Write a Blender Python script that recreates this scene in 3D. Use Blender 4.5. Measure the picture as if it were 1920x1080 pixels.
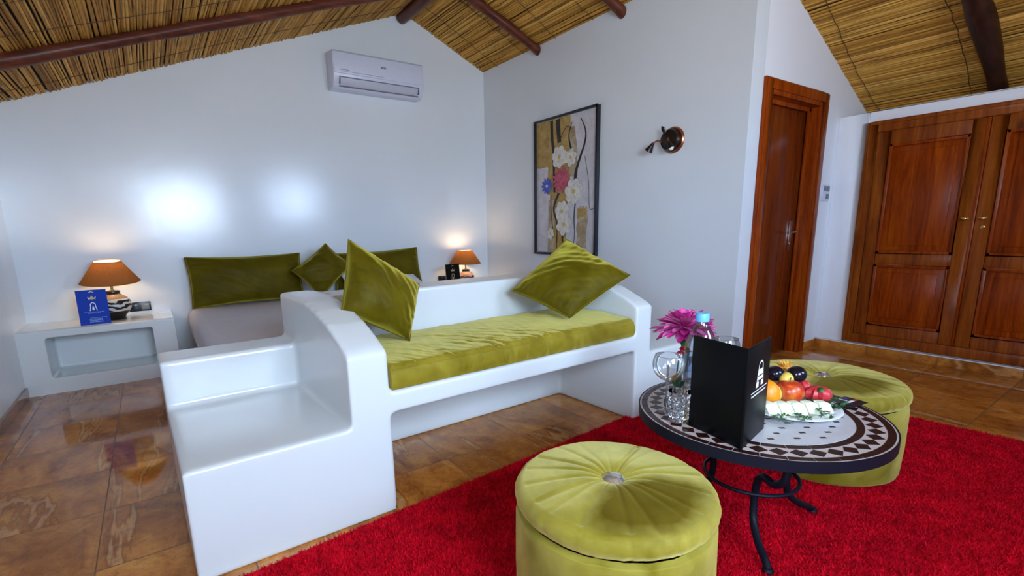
import bpy, bmesh, math, random
import numpy as np
from mathutils import Vector, Matrix, noise

for o in list(bpy.data.objects):
    bpy.data.objects.remove(o, do_unlink=True)
SC = bpy.context.scene
COL = SC.collection
PI = math.pi
R = math.radians

# ------------------------------------------------------------------ camera
cd = bpy.data.cameras.new('camera')
cam = bpy.data.objects.new('camera', cd)
COL.objects.link(cam)
cd.sensor_fit = 'HORIZONTAL'
cd.sensor_width = 36.0
cd.lens = 920.369 * 36.0 / 1920.0
cd.shift_x = 41.5465 / 1920.0
cd.shift_y = 76.769 / 1920.0
cd.clip_start = 0.02
cr = Vector((0.82360442, -0.56668533, -0.02331313))
cu = Vector((0.13291128, 0.15288302, 0.97926573))
cf = Vector((0.55137134, 0.80962616, -0.20123401))
cu = (cu - cr * cu.dot(cr)).normalized()
cb = cr.cross(cu).normalized()
cam.matrix_world = Matrix(((cr.x, cu.x, cb.x, -3.49435), (cr.y, cu.y, cb.y, -5.14242),
                           (cr.z, cu.z, cb.z, 1.1184), (0, 0, 0, 1)))
SC.camera = cam

# ------------------------------------------------------------------ world, light, exposure
SC.view_settings.view_transform = 'Standard'
SC.view_settings.look = 'None'
SC.view_settings.gamma = 1.0
SC.view_settings.use_curve_mapping = False
SC.view_settings.exposure = 1.62
world = bpy.data.worlds.new('sky')
SC.world = world
world.use_nodes = True
bgn = world.node_tree.nodes['Background']
bgn.inputs['Strength'].default_value = 12.0
_wt = world.node_tree
_g = _wt.nodes.new('ShaderNodeNewGeometry')
_sx = _wt.nodes.new('ShaderNodeSeparateXYZ')
_rp = _wt.nodes.new('ShaderNodeValToRGB')
_rp.color_ramp.elements[0].position = 0.47
_rp.color_ramp.elements[0].color = (0.74, 0.80, 0.86, 1)      # pale terrace
_rp.color_ramp.elements[1].position = 0.53
_rp.color_ramp.elements[1].color = (0.69, 0.86, 1.08, 1)       # bright hazy sky
_tc = _wt.nodes.new('ShaderNodeTexCoord')
_wt.links.new(_tc.outputs['Generated'], _sx.inputs[0])
_ma = _wt.nodes.new('ShaderNodeMath')
_ma.operation = 'MULTIPLY_ADD'
_ma.inputs[1].default_value = 0.5
_ma.inputs[2].default_value = 0.5
_wt.links.new(_sx.outputs['Z'], _ma.inputs[0])
_wt.links.new(_ma.outputs[0], _rp.inputs['Fac'])
_wt.links.new(_rp.outputs['Color'], bgn.inputs['Color'])
_wt.nodes.remove(_g)
SC.cycles.max_bounces = 10
SC.cycles.diffuse_bounces = 6
SC.cycles.glossy_bounces = 4
SC.cycles.transmission_bounces = 8
SC.cycles.transparent_max_bounces = 12
SC.cycles.sample_clamp_indirect = 6.0
SC.cycles.use_denoising = True


def portal(x0, x1, y, z0, z1, side=False):
    ld = bpy.data.lights.new('sky_portal', 'AREA')
    ld.shape = 'RECTANGLE'
    ld.size = x1 - x0
    ld.size_y = z1 - z0
    ld.cycles.is_portal = True
    lo = bpy.data.objects.new('sky_portal', ld)
    COL.objects.link(lo)
    if side:
        lo.location = (y, (x0 + x1) / 2, (z0 + z1) / 2)
        lo.rotation_euler = (R(90), 0, R(-90))
    else:
        lo.location = ((x0 + x1) / 2, y, (z0 + z1) / 2)
        lo.rotation_euler = (R(90), 0, 0)


REAR = -6.30
WINS = [(-3.50, -2.20, 1.12, 2.22), (-1.25, -0.20, 1.38, 2.28)]
ADDED_SIDEWIN = (-5.80, -5.15, 0.85, 1.95)  # unseen window in the left wall, added for side light
for w in WINS:
    portal(w[0], w[1], REAR - 0.24, w[2], w[3])
portal(ADDED_SIDEWIN[0], ADDED_SIDEWIN[1], -4.35 - 0.19, ADDED_SIDEWIN[2], ADDED_SIDEWIN[3], True)


# ------------------------------------------------------------------ materials
def mat(name):
    m = bpy.data.materials.new(name)
    m.use_nodes = True
    nt = m.node_tree
    b = nt.nodes['Principled BSDF']
    return m, nt, b


def N(nt, t, **kw):
    n = nt.nodes.new(t)
    for k, v in kw.items():
        if k in n.inputs:
            n.inputs[k].default_value = v
        else:
            setattr(n, k, v)
    return n


def L(nt, a, b):
    nt.links.new(a, b)


def ramp(nt, fac, stops):
    r = nt.nodes.new('ShaderNodeValToRGB')
    e = r.color_ramp.elements
    while len(e) < len(stops):
        e.new(0.5)
    for el, (p, c) in zip(e, stops):
        el.position = p
        el.color = (*c, 1)
    if fac is not None:
        L(nt, fac, r.inputs['Fac'])
    return r


def simple(name, col, rough=0.5, metal=0.0, spec=0.5, bump=0.0, bscale=60, **kw):
    m, nt, b = mat(name)
    b.inputs['Base Color'].default_value = (*col, 1)
    b.inputs['Roughness'].default_value = rough
    b.inputs['Metallic'].default_value = metal
    b.inputs['Specular IOR Level'].default_value = spec
    tc = N(nt, 'ShaderNodeTexCoord')
    nz = N(nt, 'ShaderNodeTexNoise', Scale=bscale, Detail=4.0)
    L(nt, tc.outputs['Object'], nz.inputs['Vector'])
    rr = ramp(nt, nz.outputs['Fac'], [(0.3, tuple(c * 0.93 for c in col)), (0.7, col)])
    L(nt, rr.outputs['Color'], b.inputs['Base Color'])
    if bump:
        bp = N(nt, 'ShaderNodeBump', Strength=bump, Distance=0.005)
        L(nt, nz.outputs['Fac'], bp.inputs['Height'])
        L(nt, bp.outputs['Normal'], b.inputs['Normal'])
    for k, v in kw.items():
        b.inputs[k.replace('_', ' ')].default_value = v
    return m


def plaster(name, col, rough, bump):
    m, nt, b = mat(name)
    tc = N(nt, 'ShaderNodeTexCoord')
    n1 = N(nt, 'ShaderNodeTexNoise', Scale=1.3, Detail=5.0, Roughness=0.55)
    n2 = N(nt, 'ShaderNodeTexNoise', Scale=7.0, Detail=5.0, Roughness=0.6)
    for n in (n1, n2):
        L(nt, tc.outputs['Object'], n.inputs['Vector'])
    r = ramp(nt, n1.outputs['Fac'], [(0.3, tuple(c * 0.965 for c in col)), (0.7, col)])
    L(nt, r.outputs['Color'], b.inputs['Base Color'])
    mr = N(nt, 'ShaderNodeMapRange')
    mr.inputs['To Min'].default_value = rough * 0.85
    mr.inputs['To Max'].default_value = rough * 1.2
    L(nt, n2.outputs['Fac'], mr.inputs['Value'])
    L(nt, mr.outputs['Result'], b.inputs['Roughness'])
    bp = N(nt, 'ShaderNodeBump', Strength=bump, Distance=0.02)
    L(nt, n2.outputs['Fac'], bp.inputs['Height'])
    L(nt, bp.outputs['Normal'], b.inputs['Normal'])
    b.inputs['Specular IOR Level'].default_value = 0.55
    return m


M_WALL = plaster('polished_plaster_wall', (0.735, 0.795, 0.845), 0.18, 0.05)
M_BENCH = plaster('polished_plaster_bench', (0.685, 0.725, 0.735), 0.20, 0.04)
M_MATTE = plaster('matte_white_plaster', (0.84, 0.875, 0.93), 0.6, 0.1)


def wood(name, dark, mid, light, axis='Z', rough=0.3, scale=1.0):
    m, nt, b = mat(name)
    tc = N(nt, 'ShaderNodeTexCoord')
    mp = N(nt, 'ShaderNodeMapping')
    s = [14 * scale] * 3
    s['XYZ'.index(axis)] = 1.1 * scale
    mp.inputs['Scale'].default_value = s
    L(nt, tc.outputs['Object'], mp.inputs['Vector'])
    n1 = N(nt, 'ShaderNodeTexNoise', Scale=1.0, Detail=6.0, Roughness=0.6, Distortion=1.2)
    L(nt, mp.outputs['Vector'], n1.inputs['Vector'])
    n2 = N(nt, 'ShaderNodeTexNoise', Scale=4.5, Detail=5.0, Roughness=0.7, Distortion=0.4)
    L(nt, mp.outputs['Vector'], n2.inputs['Vector'])
    mx = N(nt, 'ShaderNodeMath', operation='MULTIPLY_ADD')
    mx.inputs[1].default_value = 0.35
    L(nt, n2.outputs['Fac'], mx.inputs[0])
    sc = N(nt, 'ShaderNodeMath', operation='MULTIPLY')
    sc.inputs[1].default_value = 0.65
    L(nt, n1.outputs['Fac'], sc.inputs[0])
    L(nt, sc.outputs[0], mx.inputs[2])
    r = ramp(nt, mx.outputs[0], [(0.32, dark), (0.5, mid), (0.68, light)])
    vo = N(nt, 'ShaderNodeTexVoronoi', Scale=0.42)
    mp2 = N(nt, 'ShaderNodeMapping')
    s2 = [7 * scale] * 3
    s2['XYZ'.index(axis)] = 3.2 * scale
    mp2.inputs['Scale'].default_value = s2
    L(nt, tc.outputs['Object'], mp2.inputs['Vector'])
    L(nt, mp2.outputs['Vector'], vo.inputs['Vector'])
    kr = ramp(nt, vo.outputs['Distance'], [(0.03, (0.25, 0.2, 0.2)), (0.10, (1, 1, 1))])
    mm = N(nt, 'ShaderNodeMixRGB', blend_type='MULTIPLY')
    mm.inputs['Fac'].default_value = 0.7
    L(nt, r.outputs['Color'], mm.inputs['Color1'])
    L(nt, kr.outputs['Color'], mm.inputs['Color2'])
    L(nt, mm.outputs['Color'], b.inputs['Base Color'])
    b.inputs['Roughness'].default_value = rough
    b.inputs['Specular IOR Level'].default_value = 0.2
    bp = N(nt, 'ShaderNodeBump', Strength=0.12, Distance=0.004)
    L(nt, n2.outputs['Fac'], bp.inputs['Height'])
    L(nt, bp.outputs['Normal'], b.inputs['Normal'])
    return m


WD = (0.115, 0.013, 0.001)
WM = (0.26, 0.038, 0.002)
WL = (0.38, 0.075, 0.004)
M_WOOD = wood('varnished_red_wood', WD, WM, WL, 'Z', 0.27)
M_WOODH = wood('varnished_red_wood_across', WD, WM, WL, 'Y', 0.27)
M_WOODX = wood('varnished_red_wood_lintel', WD, WM, WL, 'X', 0.27)
M_WOODF = wood('varnished_wood_frame', (0.11, 0.019, 0.003), (0.25, 0.056, 0.006), (0.38, 0.11, 0.013), 'Z', 0.3)
M_DOOR = wood('varnished_door_leaf', (0.085, 0.012, 0.002), (0.16, 0.026, 0.004), (0.23, 0.046, 0.006), 'Z', 0.2, 0.7)
M_POLE = wood('stained_pole', (0.035, 0.009, 0.005), (0.10, 0.026, 0.014), (0.18, 0.055, 0.030), 'X', 0.34, 0.8)
M_POLED = wood('shaded_stained_pole', (0.014, 0.005, 0.003), (0.035, 0.011, 0.006), (0.07, 0.022, 0.011), 'X', 0.45, 0.8)  # pole stain, darkened to hold the pole's own shade
M_POLEY = wood('stained_ridge_pole', (0.035, 0.009, 0.005), (0.10, 0.026, 0.014), (0.18, 0.055, 0.030), 'Y', 0.34, 0.8)


def reed_mat():
    m, nt, b = mat('reed_canes')
    g = N(nt, 'ShaderNodeNewGeometry')
    tc = N(nt, 'ShaderNodeTexCoord')
    r = ramp(nt, g.outputs['Random Per Island'],
             [(0.0, (0.24, 0.105, 0.016)), (0.2, (0.46, 0.245, 0.042)), (0.6, (0.60, 0.345, 0.068)),
              (0.85, (0.74, 0.47, 0.13)), (1.0, (0.50, 0.21, 0.030))])
    mp = N(nt, 'ShaderNodeMapping')
    mp.inputs['Scale'].default_value = (40, 3.0, 40)
    L(nt, tc.outputs['Object'], mp.inputs['Vector'])
    n1 = N(nt, 'ShaderNodeTexNoise', Scale=1.0, Detail=6.0, Roughness=0.7)
    L(nt, mp.outputs['Vector'], n1.inputs['Vector'])
    r2 = ramp(nt, n1.outputs['Fac'], [(0.33, (0.42, 0.34, 0.25)), (0.47, (0.95, 0.9, 0.85)), (0.7, (1.2, 1.15, 1.05))])
    mm = N(nt, 'ShaderNodeMixRGB', blend_type='MULTIPLY')
    mm.inputs['Fac'].default_value = 1.0
    L(nt, r.outputs['Color'], mm.inputs['Color1'])
    L(nt, r2.outputs['Color'], mm.inputs['Color2'])
    L(nt, mm.outputs['Color'], b.inputs['Base Color'])
    b.inputs['Roughness'].default_value = 0.6
    b.inputs['Specular IOR Level'].default_value = 0.2
    return m


M_REED = reed_mat()
M_REEDBACK = simple('dark_thatch', (0.02, 0.012, 0.006), 0.9)
M_TIE = simple('reed_tie_cord', (0.07, 0.035, 0.015), 0.8)

TILE = 0.46
TX, TY = -3.79, -2.69


def floor_mat():
    m, nt, b = mat('brown_marble_tiles')
    tc = N(nt, 'ShaderNodeTexCoord')
    mp = N(nt, 'ShaderNodeMapping')
    mp.inputs['Location'].default_value = (-TX / TILE, -TY / TILE, 0)
    mp.inputs['Scale'].default_value = (1 / TILE, 1 / TILE, 1)
    L(nt, tc.outputs['Object'], mp.inputs['Vector'])
    fl = N(nt, 'ShaderNodeVectorMath', operation='FLOOR')
    fr = N(nt, 'ShaderNodeVectorMath', operation='FRACTION')
    L(nt, mp.outputs['Vector'], fl.inputs[0])
    L(nt, mp.outputs['Vector'], fr.inputs[0])
    wn = N(nt, 'ShaderNodeTexWhiteNoise', noise_dimensions='3D')
    L(nt, fl.outputs['Vector'], wn.inputs['Vector'])
    # per-tile offset of the stone pattern
    sc = N(nt, 'ShaderNodeVectorMath', operation='SCALE')
    sc.inputs['Scale'].default_value = 9.0
    L(nt, wn.outputs['Color'], sc.inputs[0])
    ad = N(nt, 'ShaderNodeVectorMath', operation='ADD')
    L(nt, tc.outputs['Object'], ad.inputs[0])
    L(nt, sc.outputs['Vector'], ad.inputs[1])
    mp2 = N(nt, 'ShaderNodeMapping')
    mp2.inputs['Scale'].default_value = (3.2, 1.5, 1)
    mp2.inputs['Rotation'].default_value = (0, 0, R(8))
    L(nt, ad.outputs['Vector'], mp2.inputs['Vector'])
    n1 = N(nt, 'ShaderNodeTexNoise', Scale=1.3, Detail=9.0, Roughness=0.66, Distortion=1.6)
    L(nt, mp2.outputs['Vector'], n1.inputs['Vector'])
    r1 = ramp(nt, n1.outputs['Fac'], [(0.30, (0.22, 0.066, 0.011)), (0.45, (0.43, 0.150, 0.022)),
                                      (0.58, (0.57, 0.225, 0.038)), (0.72, (0.68, 0.33, 0.068))])
    mp3 = N(nt, 'ShaderNodeMapping')
    mp3.inputs['Scale'].default_value = (2.6, 0.30, 1)
    mp3.inputs['Rotation'].default_value = (0, 0, R(-5))
    L(nt, ad.outputs['Vector'], mp3.inputs['Vector'])
    n2 = N(nt, 'ShaderNodeTexNoise', Scale=0.8, Detail=6.0, Roughness=0.52, Distortion=0.3)
    L(nt, mp3.outputs['Vector'], n2.inputs['Vector'])
    s5 = N(nt, 'ShaderNodeMath', operation='SUBTRACT')
    s5.inputs[1].default_value = 0.5
    L(nt, n2.outputs['Fac'], s5.inputs[0])
    ab = N(nt, 'ShaderNodeMath', operation='ABSOLUTE')
    L(nt, s5.outputs[0], ab.inputs[0])
    vr = ramp(nt, ab.outputs[0], [(0.0, (1, 1, 1)), (0.004, (0.7, 0.7, 0.7)), (0.008, (0, 0, 0))])
    dk = ramp(nt, ab.outputs[0], [(0.006, (1, 1, 1)), (0.010, (0.55, 0.48, 0.44)), (0.016, (1, 1, 1))])
    mv = N(nt, 'ShaderNodeMixRGB', blend_type='MIX')
    L(nt, r1.outputs['Color'], mv.inputs['Color1'])
    mv.inputs['Color2'].default_value = (0.70, 0.44, 0.20, 1)
    vf = N(nt, 'ShaderNodeMath', operation='MULTIPLY')
    vf.inputs[1].default_value = 0.45
    n9 = N(nt, 'ShaderNodeTexNoise', Scale=26.0, Detail=6.0, Roughness=0.75, Distortion=0.8)
    L(nt, ad.outputs['Vector'], n9.inputs['Vector'])
    r9 = ramp(nt, n9.outputs['Fac'], [(0.30, (0.62, 0.58, 0.56)), (0.5, (1, 1, 1)), (0.72, (1.22, 1.2, 1.18))])
    md = N(nt, 'ShaderNodeMixRGB', blend_type='MULTIPLY')
    md.inputs['Fac'].default_value = 1.0
    L(nt, dk.outputs['Color'], md.inputs['Color1'])
    L(nt, r9.outputs['Color'], md.inputs['Color2'])
    L(nt, vr.outputs['Color'], vf.inputs[0])
    L(nt, vf.outputs[0], mv.inputs['Fac'])
    # tile tone
    tv = N(nt, 'ShaderNodeMapRange')
    tv.inputs['To Min'].default_value = 0.82
    tv.inputs['To Max'].default_value = 1.12
    L(nt, wn.outputs['Value'], tv.inputs['Value'])
    mt = N(nt, 'ShaderNodeVectorMath', operation='SCALE')
    m9 = N(nt, 'ShaderNodeMixRGB', blend_type='MULTIPLY')
    m9.inputs['Fac'].default_value = 1.0
    L(nt, mv.outputs['Color'], m9.inputs['Color1'])
    L(nt, md.outputs['Color'], m9.inputs['Color2'])
    L(nt, m9.outputs['Color'], mt.inputs[0])
    L(nt, tv.outputs['Result'], mt.inputs['Scale'])
    # joints
    sx = N(nt, 'ShaderNodeSeparateXYZ')
    L(nt, fr.outputs['Vector'], sx.inputs[0])
    outs = []
    for ax in 'XY':
        a = N(nt, 'ShaderNodeMath', operation='SUBTRACT')
        a.inputs[1].default_value = 0.5
        L(nt, sx.outputs[ax], a.inputs[0])
        c = N(nt, 'ShaderNodeMath', operation='ABSOLUTE')
        L(nt, a.outputs[0], c.inputs[0])
        outs.append(c)
    mxm = N(nt, 'ShaderNodeMath', operation='MAXIMUM')
    L(nt, outs[0].outputs[0], mxm.inputs[0])
    L(nt, outs[1].outputs[0], mxm.inputs[1])
    gt = N(nt, 'ShaderNodeMath', operation='GREATER_THAN')
    gt.inputs[1].default_value = 0.5 - 0.0045
    L(nt, mxm.outputs[0], gt.inputs[0])
    mj = N(nt, 'ShaderNodeMixRGB', blend_type='MIX')
    L(nt, gt.outputs[0], mj.inputs['Fac'])
    L(nt, mt.outputs['Vector'], mj.inputs['Color1'])
    mj.inputs['Color2'].default_value = (0.16, 0.085, 0.045, 1)
    L(nt, mj.outputs['Color'], b.inputs['Base Color'])
    b.inputs['Specular IOR Level'].default_value = 0.33
    mr = N(nt, 'ShaderNodeMapRange')
    mr.inputs['To Min'].default_value = 0.065
    mr.inputs['To Max'].default_value = 0.45
    L(nt, gt.outputs[0], mr.inputs['Value'])
    L(nt, mr.outputs['Result'], b.inputs['Roughness'])
    bp = N(nt, 'ShaderNodeBump', Strength=0.25, Distance=0.002)
    bp.invert = True
    L(nt, gt.outputs[0], bp.inputs['Height'])
    L(nt, bp.outputs['Normal'], b.inputs['Normal'])
    return m


M_FLOOR = floor_mat()


def velvet(name, dark, light, sheen=(0.52, 0.44, 0.06), scale=5.0, pile=0.38):
    m, nt, b = mat(name)
    tc = N(nt, 'ShaderNodeTexCoord')
    n1 = N(nt, 'ShaderNodeTexNoise', Scale=scale, Detail=4.0, Roughness=0.6, Distortion=0.6)
    L(nt, tc.outputs['Object'], n1.inputs['Vector'])
    r = ramp(nt, n1.outputs['Fac'], [(0.35, dark), (0.68, light)])
    L(nt, r.outputs['Color'], b.inputs['Base Color'])
    b.inputs['Roughness'].default_value = 0.55
    b.inputs['Specular IOR Level'].default_value = 0.1
    out = [n for n in nt.nodes if n.type == 'OUTPUT_MATERIAL'][0]
    sh_ = N(nt, 'ShaderNodeBsdfSheen', distribution='ASHIKHMIN', Roughness=pile)
    sh_.inputs['Color'].default_value = (*sheen, 1)
    asd = N(nt, 'ShaderNodeAddShader')
    L(nt, b.outputs[0], asd.inputs[0])
    L(nt, sh_.outputs[0], asd.inputs[1])
    L(nt, asd.outputs[0], out.inputs['Surface'])
    n2 = N(nt, 'ShaderNodeTexNoise', Scale=260.0, Detail=2.0)
    L(nt, tc.outputs['Object'], n2.inputs['Vector'])
    n3 = N(nt, 'ShaderNodeTexNoise', Scale=18.0, Detail=3.0)
    L(nt, tc.outputs['Object'], n3.inputs['Vector'])
    bp = N(nt, 'ShaderNodeBump', Strength=0.15, Distance=0.002)
    L(nt, n2.outputs['Fac'], bp.inputs['Height'])
    bp2 = N(nt, 'ShaderNodeBump', Strength=0.25, Distance=0.01)
    L(nt, n3.outputs['Fac'], bp2.inputs['Height'])
    L(nt, bp.outputs['Normal'], bp2.inputs['Normal'])
    L(nt, bp2.outputs['Normal'], b.inputs['Normal'])
    L(nt, bp2.outputs['Normal'], sh_.inputs['Normal'])
    return m


M_VELVET = velvet('olive_velvet_pillow', (0.066, 0.048, 0.0006), (0.120, 0.090, 0.002))
M_VELVETC = velvet('olive_velvet_cushion', (0.165, 0.120, 0.004), (0.31, 0.240, 0.022), (0.42, 0.39, 0.13))
M_VELVETO = velvet('lime_velvet_pouf', (0.16, 0.125, 0.004), (0.38, 0.315, 0.055), (0.30, 0.275, 0.11), 5.0)


def shaded_lid_mat():
    """Lid velvet with the shade of its camera-facing slope painted into the colour."""
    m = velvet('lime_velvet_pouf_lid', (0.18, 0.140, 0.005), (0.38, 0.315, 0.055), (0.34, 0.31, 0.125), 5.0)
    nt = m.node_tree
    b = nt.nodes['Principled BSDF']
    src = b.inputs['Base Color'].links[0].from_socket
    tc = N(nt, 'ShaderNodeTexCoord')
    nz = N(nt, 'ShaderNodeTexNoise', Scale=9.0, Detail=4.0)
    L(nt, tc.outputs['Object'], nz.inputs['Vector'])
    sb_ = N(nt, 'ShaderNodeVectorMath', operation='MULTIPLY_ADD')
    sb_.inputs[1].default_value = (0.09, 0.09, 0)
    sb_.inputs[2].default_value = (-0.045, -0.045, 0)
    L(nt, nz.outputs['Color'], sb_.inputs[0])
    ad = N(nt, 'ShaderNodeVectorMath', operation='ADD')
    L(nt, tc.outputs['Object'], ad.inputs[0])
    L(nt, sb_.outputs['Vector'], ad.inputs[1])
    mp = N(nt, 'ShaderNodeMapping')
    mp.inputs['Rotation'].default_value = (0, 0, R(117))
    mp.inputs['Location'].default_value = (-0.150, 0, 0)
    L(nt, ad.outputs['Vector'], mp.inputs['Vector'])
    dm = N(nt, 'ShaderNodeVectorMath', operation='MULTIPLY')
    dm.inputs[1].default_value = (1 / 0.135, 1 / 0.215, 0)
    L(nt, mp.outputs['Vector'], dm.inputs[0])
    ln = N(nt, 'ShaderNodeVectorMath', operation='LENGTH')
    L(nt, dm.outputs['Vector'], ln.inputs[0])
    rr = ramp(nt, ln.outputs['Value'], [(0.62, (0.32, 0.27, 0.12)), (1.02, (1, 1, 1))])  # painted shading: a fan darkened in base and sheen colour
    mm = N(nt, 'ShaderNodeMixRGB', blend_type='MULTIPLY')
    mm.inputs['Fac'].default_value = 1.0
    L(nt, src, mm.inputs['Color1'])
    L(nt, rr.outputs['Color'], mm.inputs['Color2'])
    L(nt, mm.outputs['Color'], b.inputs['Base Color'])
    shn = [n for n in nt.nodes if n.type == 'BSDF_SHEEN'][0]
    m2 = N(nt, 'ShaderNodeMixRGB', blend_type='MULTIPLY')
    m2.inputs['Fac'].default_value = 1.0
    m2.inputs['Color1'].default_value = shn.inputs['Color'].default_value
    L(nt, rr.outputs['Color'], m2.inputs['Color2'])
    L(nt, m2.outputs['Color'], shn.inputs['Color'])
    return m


M_VELVETL = shaded_lid_mat()


def rug_mat():
    m, nt, b = mat('red_wool_pile')
    g = N(nt, 'ShaderNodeNewGeometry')
    tc = N(nt, 'ShaderNodeTexCoord')
    n1 = N(nt, 'ShaderNodeTexNoise', Scale=9.0, Detail=6.0, Roughness=0.7)
    L(nt, tc.outputs['Object'], n1.inputs['Vector'])
    r1 = ramp(nt, n1.outputs['Fac'], [(0.33, (0.44, 0.0010, 0.011)), (0.65, (0.66, 0.002, 0.018))])
    r2 = ramp(nt, g.outputs['Random Per Island'], [(0.0, (0.75, 0.75, 0.75)), (1.0, (1.2, 1.2, 1.2))])
    mm = N(nt, 'ShaderNodeMixRGB', blend_type='MULTIPLY')
    mm.inputs['Fac'].default_value = 1.0
    L(nt, r1.outputs['Color'], mm.inputs['Color1'])
    L(nt, r2.outputs['Color'], mm.inputs['Color2'])
    L(nt, mm.outputs['Color'], b.inputs['Base Color'])
    b.inputs['Roughness'].default_value = 0.85
    b.inputs['Specular IOR Level'].default_value = 0.1
    return m


M_RUG = rug_mat()
M_IRON = simple('wrought_iron', (0.005, 0.005, 0.012), 0.5, 0.0, 0.2, 0.15, 90)
M_BLACK = simple('matte_black_card', (0.002, 0.002, 0.003), 0.42, 0.0, 0.13)
M_BLACKP = simple('black_plastic', (0.008, 0.009, 0.014), 0.3)
M_GREYP = simple('grey_plastic', (0.18, 0.20, 0.21), 0.35)
M_WHITEP = simple('white_plastic', (0.66, 0.70, 0.86), 0.28)
M_GREYLINE = simple('grey_line', (0.18, 0.19, 0.26), 0.5)
M_MOUTH = simple('pale_grey_plastic', (0.52, 0.55, 0.66), 0.4)
M_CHROME = simple('brushed_steel', (0.62, 0.62, 0.62), 0.22, 1.0)
M_BRASS = simple('polished_brass', (0.75, 0.55, 0.22), 0.22, 1.0)
M_COPPER = simple('copper_rim', (0.50, 0.20, 0.11), 0.3, 1.0)
M_DARKMETAL = simple('dark_bronze', (0.018, 0.010, 0.008), 0.3, 0.3)
M_SHEET = simple('white_bed_linen', (0.68, 0.68, 0.76), 0.65, bump=0.2, bscale=30)
M_PAPERBLUE = simple('blue_card', (0.003, 0.045, 0.42), 0.6, 0.0, 0.2)
M_WHITE = simple('white_print', (0.80, 0.80, 0.80), 0.5)
M_PALEBLUE = simple('pale_blue_print', (0.30, 0.42, 0.75), 0.5)
M_GOLD = simple('gold_print', (0.55, 0.42, 0.16), 0.45)
M_TILEW = simple('ivory_mosaic_tile', (0.55, 0.54, 0.56), 0.25, bump=0.1, bscale=40)
M_TILEP = simple('pink_grout_tile', (0.52, 0.44, 0.42), 0.35)
M_TILEB = simple('oxblood_mosaic_tile', (0.020, 0.005, 0.004), 0.32, 0.0, 0.35)
M_PORC = simple('white_porcelain', (0.80, 0.81, 0.82), 0.12)
M_PINK = simple('magenta_petal', (0.55, 0.025, 0.24), 0.5, Subsurface_Weight=0.1)
M_PINKL = simple('pink_petal', (0.72, 0.16, 0.45), 0.5)
M_REDP = simple('crimson_petal', (0.50, 0.01, 0.05), 0.5)
M_LEAF = simple('green_leaf', (0.02, 0.09, 0.012), 0.45)
M_HERB = simple('parsley', (0.025, 0.12, 0.03), 0.5)
M_PLUM = simple('dark_plum_skin', (0.004, 0.004, 0.012), 0.16)
M_MELON = simple('pale_melon_flesh', (0.74, 0.76, 0.58), 0.35)
M_RIND = simple('melon_rind', (0.42, 0.36, 0.06), 0.45)
M_WATERM = simple('red_fruit_flesh', (0.55, 0.03, 0.04), 0.35, bump=0.3, bscale=120)
M_ORANGE = simple('orange_peel', (0.80, 0.28, 0.01), 0.35, bump=0.2, bscale=200)
M_CARVE = simple('carved_papaya', (0.80, 0.36, 0.06), 0.4)
M_CARVEY = simple('yellow_fruit', (0.75, 0.55, 0.10), 0.4)
M_CAP = simple('blue_bottle_cap', (0.12, 0.42, 0.80), 0.35)
M_SRED = simple('red_stripe', (0.50, 0.05, 0.05), 0.45)
M_SGREEN = simple('green_stripe', (0.03, 0.25, 0.13), 0.45)
M_SVIOLET = simple('violet_print', (0.05, 0.03, 0.22), 0.45)
M_CORK = simple('amber_drink', (0.10, 0.05, 0.01), 0.2)


def nectarine():
    m, nt, b = mat('nectarine_skin')
    tc = N(nt, 'ShaderNodeTexCoord')
    n = N(nt, 'ShaderNodeTexNoise', Scale=14.0, Detail=5.0, Distortion=0.8)
    L(nt, tc.outputs['Object'], n.inputs['Vector'])
    r = ramp(nt, n.outputs['Fac'], [(0.35, (0.35, 0.02, 0.012)), (0.5, (0.60, 0.07, 0.015)), (0.66, (0.78, 0.33, 0.06))])
    L(nt, r.outputs['Color'], b.inputs['Base Color'])
    b.inputs['Roughness'].default_value = 0.28
    return m


M_NECT = nectarine()


def glass(name, tint=(1, 1, 1), ior=1.45):
    m, nt, b = mat(name)
    b.inputs['Base Color'].default_value = (*tint, 1)
    b.inputs['Roughness'].default_value = 0.02
    b.inputs['IOR'].default_value = ior
    b.inputs['Transmission Weight'].default_value = 1.0
    return m


def thinglass(name, refl=0.06, tint=(0.96, 0.98, 1.0)):
    m, nt, b = mat(name)
    nt.nodes.remove(b)
    out = [n for n in nt.nodes if n.type == 'OUTPUT_MATERIAL'][0]
    t = N(nt, 'ShaderNodeBsdfTransparent')
    t.inputs['Color'].default_value = (*tint, 1)
    g = N(nt, 'ShaderNodeBsdfGlossy', Roughness=0.02)
    mx = N(nt, 'ShaderNodeMixShader')
    fr = N(nt, 'ShaderNodeFresnel', IOR=1.45)
    ml = N(nt, 'ShaderNodeMath', operation='MULTIPLY_ADD')
    ml.inputs[1].default_value = 0.65
    ml.inputs[2].default_value = refl * 0.3
    L(nt, fr.outputs[0], ml.inputs[0])
    L(nt, ml.outputs[0], mx.inputs['Fac'])
    L(nt, t.outputs[0], mx.inputs[1])
    L(nt, g.outputs[0], mx.inputs[2])
    L(nt, mx.outputs[0], out.inputs['Surface'])
    return m


M_PANE = thinglass('window_glass')
M_SHEER = thinglass('tinted_window_glass', 0.06, (0.80, 0.83, 0.88))
M_GLASS = thinglass('clear_drinking_glass', 0.25, (0.93, 0.95, 0.97))
M_CUT = glass('cut_glass', (0.97, 0.98, 1.0), 1.45)
M_PET = thinglass('clear_bottle_plastic', 0.35, (0.86, 0.91, 0.95))
M_CRYSTAL = simple('crystal_button', (0.75, 0.75, 0.78), 0.12, 0.85)


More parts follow.
